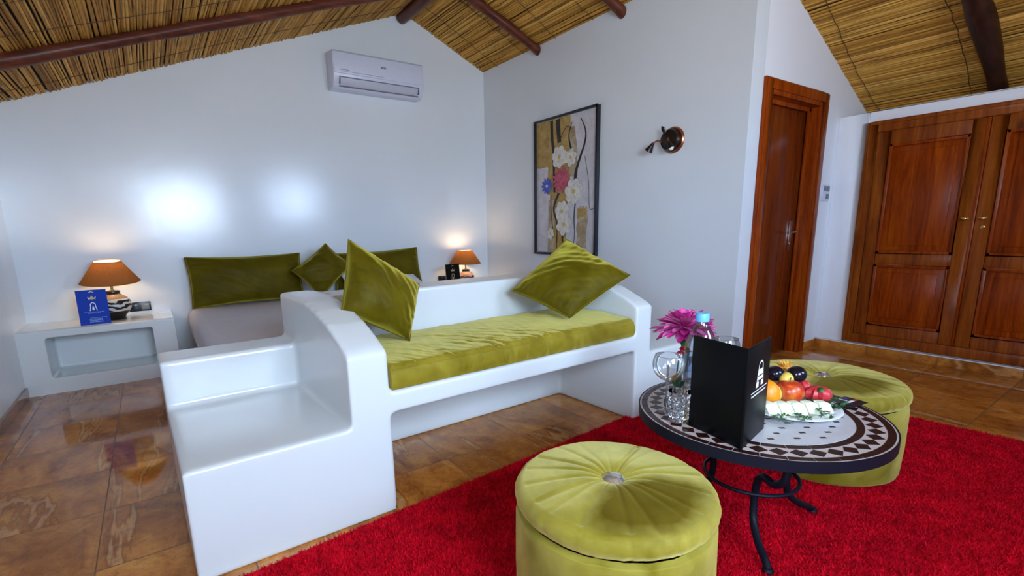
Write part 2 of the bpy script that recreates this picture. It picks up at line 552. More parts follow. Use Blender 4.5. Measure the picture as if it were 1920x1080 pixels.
def shade_mat(name, c1, c2, ct, tr):
    m, nt, b = mat(name)
    nt.nodes.remove(b)
    out = [n for n in nt.nodes if n.type == 'OUTPUT_MATERIAL'][0]
    d = N(nt, 'ShaderNodeBsdfDiffuse')
    t = N(nt, 'ShaderNodeBsdfTranslucent')
    tc = N(nt, 'ShaderNodeTexCoord')
    n = N(nt, 'ShaderNodeTexNoise', Scale=60.0, Detail=4.0)
    L(nt, tc.outputs['Object'], n.inputs['Vector'])
    r = ramp(nt, n.outputs['Fac'], [(0.3, c1), (0.7, c2)])
    L(nt, r.outputs['Color'], d.inputs['Color'])
    t.inputs['Color'].default_value = (*ct, 1)
    mx = N(nt, 'ShaderNodeMixShader')
    mx.inputs['Fac'].default_value = tr
    L(nt, d.outputs[0], mx.inputs[1])
    L(nt, t.outputs[0], mx.inputs[2])
    L(nt, mx.outputs[0], out.inputs['Surface'])
    return m


M_SHADE = shade_mat('rust_fabric_shade', (0.36, 0.145, 0.045), (0.46, 0.19, 0.06), (0.50, 0.20, 0.045), 0.35)
M_LINING = shade_mat('white_shade_lining', (0.75, 0.72, 0.66), (0.80, 0.77, 0.70), (0.70, 0.62, 0.50), 0.3)


def lamp_body_mat(name, pale, dark, top):
    m, nt, b = mat(name)
    tc = N(nt, 'ShaderNodeTexCoord')
    w = N(nt, 'ShaderNodeTexWave', Scale=9.0, Distortion=7.0, Detail=2.0)
    w.inputs['Detail Scale'].default_value = 1.2
    w.bands_direction = 'Z'
    L(nt, tc.outputs['Object'], w.inputs['Vector'])
    r = ramp(nt, w.outputs['Fac'], [(0.46, dark), (0.54, pale)])
    sx = N(nt, 'ShaderNodeSeparateXYZ')
    L(nt, tc.outputs['Object'], sx.inputs[0])
    band = ramp(nt, None, [(0.0, (0.02, 0.01, 0.008)), (0.30, (0.02, 0.01, 0.008)), (0.31, (1, 1, 1)), (0.70, (1, 1, 1)),
                           (0.71, top), (0.86, top), (0.87, (0.03, 0.02, 0.015))])
    mr = N(nt, 'ShaderNodeMapRange')
    mr.inputs['From Max'].default_value = 0.235
    L(nt, sx.outputs['Z'], mr.inputs['Value'])
    L(nt, mr.outputs['Result'], band.inputs['Fac'])
    gt = N(nt, 'ShaderNodeMath', operation='COMPARE')
    gt.inputs[1].default_value = 0.505
    gt.inputs[2].default_value = 0.195
    L(nt, mr.outputs['Result'], gt.inputs[0])
    mm = N(nt, 'ShaderNodeMixRGB')
    L(nt, gt.outputs[0], mm.inputs['Fac'])
    L(nt, band.outputs['Color'], mm.inputs['Color1'])
    L(nt, r.outputs['Color'], mm.inputs['Color2'])
    L(nt, mm.outputs['Color'], b.inputs['Base Color'])
    b.inputs['Roughness'].default_value = 0.3
    return m


M_LAMPB = lamp_body_mat('zebra_ceramic', (0.62, 0.60, 0.56), (0.010, 0.008, 0.008), (0.32, 0.20, 0.11))
M_LAMPR = lamp_body_mat('rose_ceramic', (0.62, 0.40, 0.33), (0.07, 0.012, 0.012), (0.50, 0.25, 0.15))
M_BULB, _nt, _b = mat('lit_bulb')
_b.inputs['Emission Color'].default_value = (1.0, 0.72, 0.42, 1)
_b.inputs['Emission Strength'].default_value = 9.0


# ------------------------------------------------------------------ mesh helpers
class MB:
    def __init__(self):
        self.v = []
        self.f = []
        self.m = []
        self.cur = 0

    def add(self, vs, fs):
        o = len(self.v)
        self.v += [tuple(p) for p in vs]
        self.f += [tuple(i + o for i in f) for f in fs]
        self.m += [self.cur] * len(fs)
        return self

    def box(self, x0, x1, y0, y1, z0, z1):
        return self.add([(x, y, z) for z in (z0, z1) for y in (y0, y1) for x in (x0, x1)],
                        [(0, 2, 3, 1), (4, 5, 7, 6), (0, 1, 5, 4), (2, 6, 7, 3), (0, 4, 6, 2), (1, 3, 7, 5)])

    def prism(self, poly, axis, a, b):
        n = len(poly)

        def P(p, t):
            if axis == 'x':
                return (t, p[0], p[1])
            if axis == 'y':
                return (p[0], t, p[1])
            return (p[0], p[1], t)
        vs = [P(p, a) for p in poly] + [P(p, b) for p in poly]
        fs = [tuple(range(n - 1, -1, -1)), tuple(range(n, 2 * n))]
        fs += [(i, (i + 1) % n, n + (i + 1) % n, n + i) for i in range(n)]
        return self.add(vs, fs)

    def lathe(self, prof, segs=32, c=(0, 0, 0), M=None, cap=True):
        vs = []
        fs = []
        for r, z in prof:
            for k in range(segs):
                a = 2 * PI * k / segs
                p = Vector((r * math.cos(a), r * math.sin(a), z))
                if M:
                    p = M @ p
                vs.append((p.x + c[0], p.y + c[1], p.z + c[2]))
        for i in range(len(prof) - 1):
            for k in range(segs):
                k2 = (k + 1) % segs
                fs.append((i * segs + k, i * segs + k2, (i + 1) * segs + k2, (i + 1) * segs + k))
        if cap:
            fs.append(tuple(range(segs - 1, -1, -1)))
            fs.append(tuple(range((len(prof) - 1) * segs, len(prof) * segs)))
        return self.add(vs, fs)

    def tube(self, pts, rad, segs=10, closed=False):
        pts = [Vector(p) for p in pts]
        n = len(pts)
        rads = rad if isinstance(rad, (list, tuple)) else [rad] * n
        T = []
        for i in range(n):
            a = pts[i - 1] if (i > 0 or closed) else pts[i]
            b = pts[(i + 1) % n] if (i < n - 1 or closed) else pts[i]
            T.append((b - a).normalized())
        up = Vector((0, 0, 1)) if abs(T[0].z) < 0.9 else Vector((1, 0, 0))
        nrm = (up - T[0] * up.dot(T[0])).normalized()
        vs = []
        for i in range(n):
            nrm = (nrm - T[i] * nrm.dot(T[i])).normalized()
            bi = T[i].cross(nrm)
            for k in range(segs):
                a = 2 * PI * k / segs
                vs.append(pts[i] + (nrm * math.cos(a) + bi * math.sin(a)) * rads[i])
        fs = []
        for i in range(n if closed else n - 1):
            j = (i + 1) % n
            for k in range(segs):
                k2 = (k + 1) % segs
                fs.append((i * segs + k, i * segs + k2, j * segs + k2, j * segs + k))
        if not closed:
            fs.append(tuple(range(segs - 1, -1, -1)))
            fs.append(tuple(range((n - 1) * segs, n * segs)))
        return self.add(vs, fs)

    def sphere(self, c, r, segs=24, rings=14, sc=(1, 1, 1), M=None):
        prof = []
        vs = []
        fs = []
        for i in range(rings + 1):
            t = PI * i / rings
            for k in range(segs):
                a = 2 * PI * k / segs
                p = Vector((r * sc[0] * math.sin(t) * math.cos(a), r * sc[1] * math.sin(t) * math.sin(a), -r * sc[2] * math.cos(t)))
                if M:
                    p = M @ p
                vs.append((p.x + c[0], p.y + c[1], p.z + c[2]))
        for i in range(rings):
            for k in range(segs):
                k2 = (k + 1) % segs
                fs.append((i * segs + k, i * segs + k2, (i + 1) * segs + k2, (i + 1) * segs + k))
        return self.add(vs, fs)

    def grid(self, fn, nu, nv, closeu=False):
        vs = [fn(i / nu, j / nv) for j in range(nv + 1) for i in range(nu + 1)]
        w = nu + 1
        return self.add(vs, [(j * w + i, j * w + i + 1, (j + 1) * w + i + 1, (j + 1) * w + i) for j in range(nv) for i in range(nu)])

    def mesh(self, name, bevel=0.0, bseg=2, sharp=35, merge=True, smooth=True):
        me = bpy.data.meshes.new(name)
        me.from_pydata(self.v, [], self.f)
        me.polygons.foreach_set('material_index', self.m)
        bm = bmesh.new()
        bm.from_mesh(me)
        if merge:
            bmesh.ops.remove_doubles(bm, verts=bm.verts, dist=1e-6)
        bmesh.ops.recalc_face_normals(bm, faces=bm.faces)
        if bevel:
            es = [e for e in bm.edges if len(e.link_faces) == 2 and e.calc_face_angle(0) > R(28)]
            bmesh.ops.bevel(bm, geom=es, offset=bevel, segments=bseg, profile=0.5, affect='EDGES', clamp_overlap=True)
        bm.to_mesh(me)
        bm.free()
        if smooth:
            me.shade_smooth()
            me.set_sharp_from_angle(angle=R(sharp))
        return me

    def build(self, name, mats, parent=None, bevel=0.0, bseg=2, sharp=35, merge=True, smooth=True):
        me = self.mesh(name, bevel, bseg, sharp, merge, smooth)
        return link(name, me, mats, parent)


def link(name, me, mats, parent=None):
    if not isinstance(mats, (list, tuple)):
        mats = [mats]
    for m in mats:
        me.materials.append(m)
    o = bpy.data.objects.new(name, me)
    COL.objects.link(o)
    if parent:
        o.parent = parent
    return o


def thing(name, label, cat, loc=(0, 0, 0), rotz=0.0, group=None):
    o = bpy.data.objects.new(name, None)
    COL.objects.link(o)
    o.location = loc
    o.rotation_euler = (0, 0, rotz)
    o.empty_display_size = 0.1
    return tag(o, label, cat, group)


def tag(o, label, cat, group=None):
    o['label'] = label
    o['category'] = cat
    if group:
        o['group'] = group
    return o


def struct(o, label=None):
    o['kind'] = 'structure'
    if label:
        o['label'] = label
    return o


def masonry(mb, voxel=0.012, smooth=7):
    """Fuse overlapping solids into one softly rounded plaster mass."""
    me = bpy.data.meshes.new('masonry')
    me.from_pydata(mb.v, [], mb.f)
    bm = bmesh.new()
    bm.from_mesh(me)
    bmesh.ops.recalc_face_normals(bm, faces=bm.faces)
    bm.to_mesh(me)
    bm.free()
    o = bpy.data.objects.new('masonry', me)
    COL.objects.link(o)
    md = o.modifiers.new('r', 'REMESH')
    md.mode = 'VOXEL'
    md.voxel_size = voxel
    ms = o.modifiers.new('s', 'SMOOTH')
    ms.factor = 0.5
    ms.iterations = smooth
    dg = bpy.context.evaluated_depsgraph_get()
    ev = o.evaluated_get(dg)
    out = bpy.data.meshes.new_from_object(ev)
    bpy.data.objects.remove(o, do_unlink=True)
    out.shade_smooth()
    return out


def split_mesh(me, classify, mats, parent):
    """Cut one plaster mass into its named parts, keeping the shading of the whole."""
    nv = len(me.vertices)
    co = np.empty(nv * 3, 'f')
    me.vertices.foreach_get('co', co)
    co = co.reshape(-1, 3)
    nm = np.empty(nv * 3, 'f')
    me.vertices.foreach_get('normal', nm)
    nm = nm.reshape(-1, 3)
    groups = {}
    for p in me.polygons:
        c = p.center
        groups.setdefault(classify(c.x, c.y, c.z), []).append(tuple(p.vertices))
    for key, fs in groups.items():
        used = sorted({i for f in fs for i in f})
        ix = {v: k for k, v in enumerate(used)}
        m2 = bpy.data.meshes.new(key[0])
        m2.from_pydata([tuple(map(float, co[i])) for i in used], [], [tuple(ix[i] for i in f) for f in fs])
        m2.shade_smooth()
        m2.normals_split_custom_set_from_vertices([tuple(map(float, nm[i])) for i in used])
        link(key[0], m2, mats, parent)


# ------------------------------------------------------------------ room shell
XL, XR, XFAR = -4.35, 0.0, 2.32
YD = -3.21
HR, RX, ML, MR = 3.331, -0.98, 0.378, 0.436


def ceil_z(x):
    return HR - (ML * (RX - x) if x < RX else MR * (x - RX))


def gable(x0, x1, z0, extra=0.03):
    pts = [(x0, z0), (x1, z0), (x1, ceil_z(x1) + extra)]
    if x0 < RX < x1:
        pts.append((RX, HR + extra))
    pts.append((x0, ceil_z(x0) + extra))
    return pts


b = MB()
b.box(XL - 0.2, XFAR + 0.2, REAR - 0.2, 0.2, -0.06, 0.0)
struct(b.build('floor', M_FLOOR), 'glossy brown marble tile floor')
b = MB().prism(gable(XL - 0.15, XFAR + 0.1, 0), 'y', 0.0, 0.15)
struct(b.build('wall_back', M_WALL), 'white polished gable wall behind the bed')
b = MB()
sw0, sw1, sz0, sz1 = ADDED_SIDEWIN
b.box(XL - 0.15, XL, sw1, 0.0, 0, ceil_z(XL) + 0.02)
b.box(XL - 0.15, XL, REAR, sw0, 0, ceil_z(XL) + 0.02)
b.box(XL - 0.15, XL, sw0, sw1, 0, sz0)
b.box(XL - 0.15, XL, sw0, sw1, sz1, ceil_z(XL) + 0.02)
struct(b.build('wall_left', M_WALL), 'white polished wall on the left')
b = MB().prism([(XR, 0), (XR + 0.16, 0), (XR + 0.16, ceil_z(XR + 0.16)), (XR, ceil_z(XR))], 'y', YD, 0.0)
struct(b.build('wall_right', M_WALL), 'white wall carrying the painting')
b = MB().prism([(0.16, 0), (0.19, 0), (0.19, ceil_z(0.19)), (0.16, ceil_z(0.16))], 'y', YD, YD + 0.15)
b.prism([(0.19, 2.06), (1.09, 2.06), (1.09, ceil_z(1.09)), (0.19, ceil_z(0.19))], 'y', YD, YD + 0.15)
b.prism([(1.09, 0), (XFAR, 0), (XFAR, ceil_z(XFAR) + 0.02), (1.09, ceil_z(1.09))], 'y', YD, YD + 0.15)
struct(b.build('wall_recess', M_MATTE), 'white wall around the bathroom door')
WX = 1.412
WT = 1.952
b = MB()
b.box(WX, XFAR, -3.424, YD, 0, WT)
b.box(WX, XFAR, -4.88, -3.424, 1.868, WT)
b.box(WX, XFAR, REAR, -4.88, 0, WT)
b.box(WX + 0.02, XFAR, -4.88, -3.424, 0, 0.09)
b.box(XFAR - 0.05, XFAR, -4.88, -3.424, 0.09, 1.868)
struct(b.build('wall_wardrobe', M_MATTE, bevel=0.006), 'low white wall framing the wardrobe')
b = MB().box(XFAR, XFAR + 0.1, REAR, 0.0, 0, ceil_z(XFAR) + 0.05)
struct(b.build('wall_far_right', M_MATTE), 'white wall above the wardrobe shelf')
# rear wall with its two windows (behind the photographer)
b = MB()
xs = [XL - 0.15, WINS[0][0], WINS[0][1], WINS[1][0], WINS[1][1], XFAR + 0.1]
b.prism(gable(xs[0], xs[3], 2.22), 'y', REAR - 0.2, REAR)
b.prism(gable(xs[3], xs[4], 2.28), 'y', REAR - 0.2, REAR)
b.prism(gable(xs[4], xs[5], 0), 'y', REAR - 0.2, REAR)
b.box(xs[0], xs[3], REAR - 0.2, REAR, 0, 1.12)
b.box(xs[3], xs[4], REAR - 0.2, REAR, 0, 1.38)
b.box(xs[0], xs[1], REAR - 0.2, REAR, 1.12, 2.0)
b.box(xs[2], xs[3], REAR - 0.2, REAR, 1.12, 2.22)
struct(b.build('wall_rear', M_MATTE), 'white wall with two windows')
for i, w in enumerate(WINS + [ADDED_SIDEWIN]):
    r = thing('window_%d' % (i + 1), 'wooden framed window', 'window', (w[0], REAR - 0.1, w[2]))
    del r['category']
    struct(r)
    if i == 2:  # the added left-wall window, there only for its light
        r.location = (XL - 0.08, w[1], w[2])
        r.rotation_euler = (0, 0, R(-90))
    W_, H_ = w[1] - w[0], w[3] - w[2]
    f = MB()
    for a in ((0, 0.05, 0, H_), (W_ - 0.05, W_, 0, H_), (0.05, W_ - 0.05, 0, 0.05), (0.05, W_ - 0.05, H_ - 0.05, H_)):
        f.box(a[0], a[1], -0.03, 0.03, a[2], a[3])
    f.build('window_frame', M_WOOD, r)
    MB().box(0.04, W_ - 0.04, -0.003, 0.003, 0.04, H_ - 0.04).build('pane', M_SHEER if i == 1 else M_PANE, r)


# reed ceiling ------------------------------------------------------
def reed_ceiling():
    rnd = random.Random(4)
    V = []
    F = []
    MI = []
    NS = 26
    Y0, Y1 = 0.06, REAR - 0.1

    def slope(xa, xb, m, sgn):
        dx = xb - xa
        leng = abs(dx) * math.sqrt(1 + m * m)
        ux = dx / leng
        uz = -m * abs(dx) / leng
        nx, nz = (-uz * (1 if ux > 0 else -1), -abs(ux))
        nrm = Vector((uz, 0, -ux)) if ux > 0 else Vector((-uz, 0, ux))
        if nrm.z > 0:
            nrm = -nrm
        # backing
        o = len(V)
        for y in (Y0, Y1):
            for s in (-0.04, leng + 0.03):
                V.append((xa + ux * s - nrm.x * 0.012, y, HR + uz * s - nrm.z * 0.012))
        F.append((o, o + 1, o + 3, o + 2))
        MI.append(1)
        s = -0.03
        while s < leng + 0.02:
            rr = rnd.uniform(0.0055, 0.0092)
            if rnd.random() < 0.035:
                s += rnd.uniform(0.002, 0.007)
            s += rr
            lift = rnd.uniform(-0.002, 0.006)
            ph, am = rnd.uniform(0, 7), rnd.uniform(0.0015, 0.0055)
            fr = rnd.uniform(0.8, 1.6)
            tilt = rnd.uniform(-0.0035, 0.0035)
            o = len(V)
            for i in range(NS + 1):
                y = Y0 + (Y1 - Y0) * i / NS
                off = am * math.sin(ph + fr * y * 2) + tilt * (y + 2.5) + rnd.uniform(-0.0008, 0.0008)
                rj = rr * (1 + 0.10 * math.sin(ph * 3 + y * 5))
                for k in range(6):
                    a = PI * (-0.06 + 1.12 * k / 5)
                    q = s + off + rj * math.cos(a)
                    h = lift + rj * math.sin(a)
                    V.append((xa + ux * q + nrm.x * h, y, HR + uz * q + nrm.z * h))
            for i in range(NS):
                for k in range(5):
                    p = o + i * 6 + k
                    F.append((p, p + 1, p + 7, p + 6))
                    MI.append(0)
            s += rr * 0.86
        # tie cords across the reeds
        y = -0.3
        while y > REAR:
            o = len(V)
            n = 60
            pp = rnd.uniform(0, 6)
            for i in range(n + 1):
                q = leng * i / n
                yy = y + 0.03 * math.sin(pp + q * 2.1) + rnd.uniform(-0.006, 0.006)
                for dy, h in ((-0.0025, 0.0105), (0, 0.0140), (0.0025, 0.0105)):
                    V.append((xa + ux * q + nrm.x * h, yy + dy, HR + uz * q + nrm.z * h))
            for i in range(n):
                for k in range(2):
                    p = o + i * 3 + k
                    F.append((p, p + 1, p + 4, p + 3))
                    MI.append(2)
            y -= rnd.uniform(0.42, 0.60)

    slope(RX, XL - 0.1, ML, -1)
    slope(RX, XFAR + 0.1, MR, 1)
    me = bpy.data.meshes.new('ceiling')
    me.from_pydata(V, [], F)
    me.polygons.foreach_set('material_index', MI)
    me.shade_smooth()
    me.set_sharp_from_angle(angle=R(60))
    struct(link('ceiling', me, [M_REED, M_REEDBACK, M_TIE]), 'sloping ceiling of bound golden reeds')


reed_ceiling()


def pole(name, a, bb, rad, mat_, label, seed):
    rnd = random.Random(seed)
    a, bb = Vector(a), Vector(bb)
    n = 26
    pts = []
    rs = []
    for i in range(n + 1):
        t = i / n
        p = a.lerp(bb, t)
        k = 0.012 * math.sin(t * 9 + seed)
        pts.append(p + Vector((0.4 * k if abs((bb - a).y) > 1 else 0, k if abs((bb - a).y) < 1 else 0, 0.5 * k)))
        rs.append(rad * (1 + 0.10 * math.sin(t * 17 + seed * 2) + rnd.uniform(-0.04, 0.04) - 0.12 * t))
    rs[0] *= 0.86
    rs[-1] *= 0.86
    o = MB().tube(pts, rs, 14).build(name, mat_)
    return tag(o, label, 'roof pole')


pole('roof_rafter', (XL - 0.05, -1.02, ceil_z(XL) - 0.055), (RX - 0.02, -0.88, HR - 0.06), 0.044, M_POLE,
     'long dark stained roof pole under the reeds left of the ridge', 3)
pole('roof_rafter', (RX, -0.945, HR - 0.05), (0.06, -1.0, ceil_z(0.06) - 0.052), 0.047, M_POLE,
     'dark roof pole ending on the wall above the painting', 5)
pole('roof_rafter', (RX, -2.05, HR - 0.05), (0.06, -2.06, ceil_z(0.06) - 0.052), 0.050, M_POLE,
     'short end of dark roof pole at the top edge above the copper wall lamp', 8)
pole('roof_rafter', (RX, -4.09, HR - 0.06), (XFAR - 0.02, -4.06, ceil_z(XFAR) - 0.06), 0.066, M_POLED,
     'thick dark roof pole sloping down above the wardrobe', 11)
pole('ridge_pole', (RX - 0.045, -0.03, HR - 0.068), (RX - 0.045, REAR, HR - 0.068), 0.07, M_POLEY,
     'dark ridge pole at the peak of the reed ceiling', 14)

# skirting ------------------------------------------------------------
b = MB().box(XL, XL + 0.012, REAR, -0.48, 0, 0.075)
struct(b.build('baseboard_left', M_FLOOR, bevel=0.002))
b = MB()
b.box(1.13, WX, YD - 0.012, YD, 0, 0.065)
struct(b.build('baseboard_recess', M_FLOOR, bevel=0.002))
b = MB()
b.box(WX - 0.012, WX, REAR, YD, 0, 0.066)
b.cur = 1
b.box(WX - 0.016, WX, REAR, YD, 0.066, 0.078)
struct(b.build('baseboard_wardrobe', [M_FLOOR, M_MATTE], bevel=0.002))
b = MB().box(XR - 0.012, XR, YD, -0.48, 0, 0.066)
struct(b.build('baseboard_right', M_FLOOR, bevel=0.002))

# door ------------------------------------------------------------------
d = thing('door_1', 'varnished red-brown wooden bathroom door', 'door', (0.155, YD, 0))
del d['category']
struct(d)
DW = 1.127 - 0.155
f = MB()
cas = 0.105
for x0, x1, z0, z1 in ((0, cas, 0, 2.1), (DW - cas, DW, 0, 2.1), (cas, DW - cas, 2.1 - cas, 2.1)):
    f.box(x0, x1, -0.022, 0.0, z0, z1)
for x0, x1, z0, z1 in ((0.012, cas - 0.03, 0, 2.09), (DW - cas + 0.03, DW - 0.012, 0, 2.09), (cas - 0.03, DW - cas + 0.03, 2.1 - cas + 0.03, 2.09)):
    f.box(x0, x1, -0.032, -0.02, z0, z1)
f.box(cas - 0.03, cas, 0.0, 0.15, 0, 2.03)
f.box(DW - cas, DW - cas + 0.03, 0.0, 0.15, 0, 2.03)
f.box(cas - 0.03, DW - cas + 0.03, 0.0, 0.15, 1.995, 2.03)
f.box(DW - cas - 0.03, DW - cas, 0.055, 0.075, 0, 1.995)
f.box(cas, cas + 0.02, 0.055, 0.075, 0, 1.995)
f.box(cas, DW - cas, 0.055, 0.075, 1.965, 1.995)
f.build('door_frame', M_WOOD, d, bevel=0.004)
lf = MB().box(cas + 0.004, DW - cas - 0.004, 0.085, 0.125, 0.002, 1.99).build('door_leaf', M_DOOR, d, bevel=0.003)
h = MB()
hx = DW - cas - 0.10
h.box(hx - 0.023, hx + 0.023, 0.077, 0.085, 0.87, 1.12)
h.lathe([(0.011, 0), (0.011, 0.05)], 14, (hx, 0.078, 1.03), Matrix.Rotation(R(90), 3, 'X'))
h.tube([(hx, 0.03, 1.03), (hx - 0.03, 0.027, 1.03), (hx - 0.11, 0.03, 1.028), (hx - 0.125, 0.036, 1.027)], [0.011, 0.010, 0.009, 0.008], 10)
h.lathe([(0.009, 0), (0.009, 0.006)], 12, (hx, 0.078, 0.935), Matrix.Rotation(R(90), 3, 'X'))
h.build('door_handle', M_CHROME, lf, bevel=0.002)

# wardrobe ----------------------------------------------------------------
wd = thing('wardrobe', 'large built-in red-brown wooden wardrobe with panelled doors', 'wardrobe', (WX, -3.424, 0))
# local: x into the wall, y negative along the wall
Y_END = -1.456
f = MB()
f.box(-0.028, 0.05, -0.075, 0.0, 0.09, 1.872)
f.box(-0.028, 0.05, Y_END, Y_END + 0.075, 0.09, 1.872)
f.box(-0.028, 0.05, Y_END + 0.075, -0.075, 1.79, 1.872)
f.box(-0.028, 0.05, Y_END + 0.075, -0.075, 0.09, 0.165)
f.box(-0.036, -0.02, -0.025, -0.006, 0.10, 1.866)
f.box(-0.036, -0.02, Y_END + 0.006, -0.025, 1.845, 1.866)
f.build('frame', M_WOODF, wd, bevel=0.004)
MB().box(0.05, 0.70, Y_END + 0.05, -0.05, 0.12, 1.85).build('carcass', M_WOOD, wd)


def wardrobe_door(y_hi, y_lo, handle_side):
    z0, z1 = 0.168, 1.788
    st = 0.085
    dr = MB()
    dr.box(-0.018, 0.012, y_hi - st, y_hi, z0, z1)
    dr.box(-0.018, 0.012, y_lo, y_lo + st, z0, z1)
    dr.box(-0.018, 0.012, y_lo + st, y_hi - st, z1 - 0.10, z1)
    dr.box(-0.018, 0.012, y_lo + st, y_hi - st, z0, z0 + 0.09)
    dr.box(-0.018, 0.012, y_lo + st, y_hi - st, 0.755, 0.845)
    o = dr.build('wardrobe_door', M_WOODF, wd, bevel=0.003)
    for a, c in ((z0 + 0.09, 0.755), (0.845, z1 - 0.10)):
        p = MB()
        ya, yb = y_lo + st, y_hi - st
        p.box(-0.006, 0.008, ya, yb, a, c)
        q = 0.022
        for yy0, yy1, zz0, zz1 in ((ya, ya + q, a, c), (yb - q, yb, a, c), (ya, yb, a, a + q), (ya, yb, c - q, c)):
            p.prism([(-0.023, yy0), (-0.023, yy1), (-0.004, yy1), (-0.004, yy0)], 'z', zz0, zz1)
        q2 = 0.062
        p.box(-0.013, -0.004, ya + q2, yb - q2, a + q2, c - q2)
        p.build('panel', M_WOOD, o, bevel=0.005)
    hy = y_lo + 0.040 if handle_side < 0 else y_hi - 0.045
    hh = MB()
    hh.lathe([(0.012, 0), (0.012, 0.006)], 16, (-0.018, hy, 1.106), Matrix.Rotation(R(-90), 3, 'Y'))
    hh.lathe([(0.006, 0), (0.005, 0.022), (0.012, 0.028), (0.013, 0.036), (0.008, 0.042)], 16, (-0.018, hy, 1.106), Matrix.Rotation(R(-90), 3, 'Y'))
    hh.tube([(-0.05, hy - 0.022, 1.106), (-0.05, hy + 0.022, 1.109)], [0.006, 0.006], 8)
    hh.build('knob', M_BRASS, o, bevel=0.001)
    if handle_side > 0:
        kh = MB()
        kh.lathe([(0.013, 0), (0.013, 0.005)], 16, (-0.018, hy, 1.045), Matrix.Rotation(R(-90), 3, 'Y'))
        kh.box(-0.027, -0.02, hy - 0.014, hy + 0.014, 1.039, 1.051)
        kh.build('keyhole_plate', M_BRASS, o, bevel=0.001)


wardrobe_door(-0.078, -0.716, -1)
wardrobe_door(-0.726, -1.378, 1)
MB().box(-0.024, -0.012, -0.724, -0.706, 0.168, 1.788).build('meeting_strip', M_WOOD, wd, bevel=0.004)


# ------------------------------------------------------------------ masonry furniture
BEN = (-3.50308, -3.43162, 0.0)
BROT = R(1.4323)
bench = thing('plaster_sofa', 'white plaster built-in sofa with high arms and low side seats', 'sofa', BEN, BROT)
b = MB()
b.box(0, 0.60, 0, 0.94, 0, 0.392)
b.box(0, 0.60, 0.706, 0.94, 0, 0.60)
prof = [(0, 0), (0, 0.665), (0.035, 0.688), (0.09, 0.712), (0.20, 0.757), (0.36, 0.797), (0.50, 0.818), (0.62, 0.824), (0.93, 0.824), (0.93, 0)]
b.prism(prof, 'x', 0.55, 0.714)
b.prism(prof, 'x', 2.208, 2.345)
b.box(0.66, 2.26, 0.0, 0.70, 0.412, 0.502)
b.box(0.66, 2.26, 0.612, 0.86, 0, 0.818)
b.box(2.30, 2.90, 0, 0.94, 0, 0.392)
b.box(2.30, 2.90, 0.706, 0.94, 0, 0.60)


def bench_part(x, y, z):
    if x < 0.549:
        return ('side_backrest', 0) if (z > 0.405 and y > 0.68) else ('side_seat', 0)
    if x > 2.346:
        return ('side_backrest', 1) if (z > 0.405 and y > 0.68) else ('side_seat', 1)
    if x < 0.716:
        return ('armrest', 0)
    if x > 2.206:
        return ('armrest', 1)
    if y < 0.608 and z > 0.405:
        return ('seat', 0)
    return ('backrest', 0)


split_mesh(masonry(b, 0.011, 8), bench_part, M_BENCH, bench)


def nightstand(x0, x1, n0, n1, label, top=0.471):
    nb = MB()
    t = thing('plaster_nightstand', label, 'nightstand', (x0, 0, 0))
    w = x1 - x0
    nb.box(-0.05, w, -0.48, 0.06, top - 0.057, top)
    nb.box(-0.05, w, -0.48, 0.06, -0.05, 0.116)
    nb.box(-0.05, n0, -0.48, 0.06, -0.05, top)
    nb.box(n1, w, -0.48, 0.06, -0.05, top)
    nb.box(-0.05, w, -0.14, 0.06, -0.05, top)
    me = masonry(nb, 0.008, 3)
    bm = bmesh.new()
    bm.from_mesh(me)
    for co, no in (((0, 0.0, 0), (0, 1, 0)), ((0, 0, 0.0), (0, 0, -1)), ((0.0, 0, 0), (-1, 0, 0))):
        bmesh.ops.bisect_plane(bm, geom=bm.verts[:] + bm.edges[:] + bm.faces[:], plane_co=co, plane_no=no, clear_outer=True)
    if x1 > -0.2:
        bmesh.ops.bisect_plane(bm, geom=bm.verts[:] + bm.edges[:] + bm.faces[:], plane_co=(w - 0.02, 0, 0), plane_no=(1, 0, 0), clear_outer=True)
    bm.to_mesh(me)
    bm.free()
    me.shade_smooth()
    link('body', me, M_BENCH, t)


nightstand(XL, -3.395, 0.155, 0.80, 'white plaster nightstand with open niche in the left corner')
nightstand(-1.00, 0.02, 0.20, 0.82, 'white plaster nightstand in the far corner behind the sofa back', 0.438)

# bed -----------------------------------------------------------------------
bed = thing('bed', 'low bed with pale lavender-white linen between the nightstands', 'bed', (-2.18, -1.29, 0))
MB().box(-1.02, 1.02, -1.13, 1.26, 0, 0.22).build('bed_base', M_BENCH, bed, bevel=0.02, bseg=4)
MB().box(-1.10, 1.10, -1.16, 1.27, 0.20, 0.485).build('mattress', M_SHEET, bed, bevel=0.085, bseg=7)


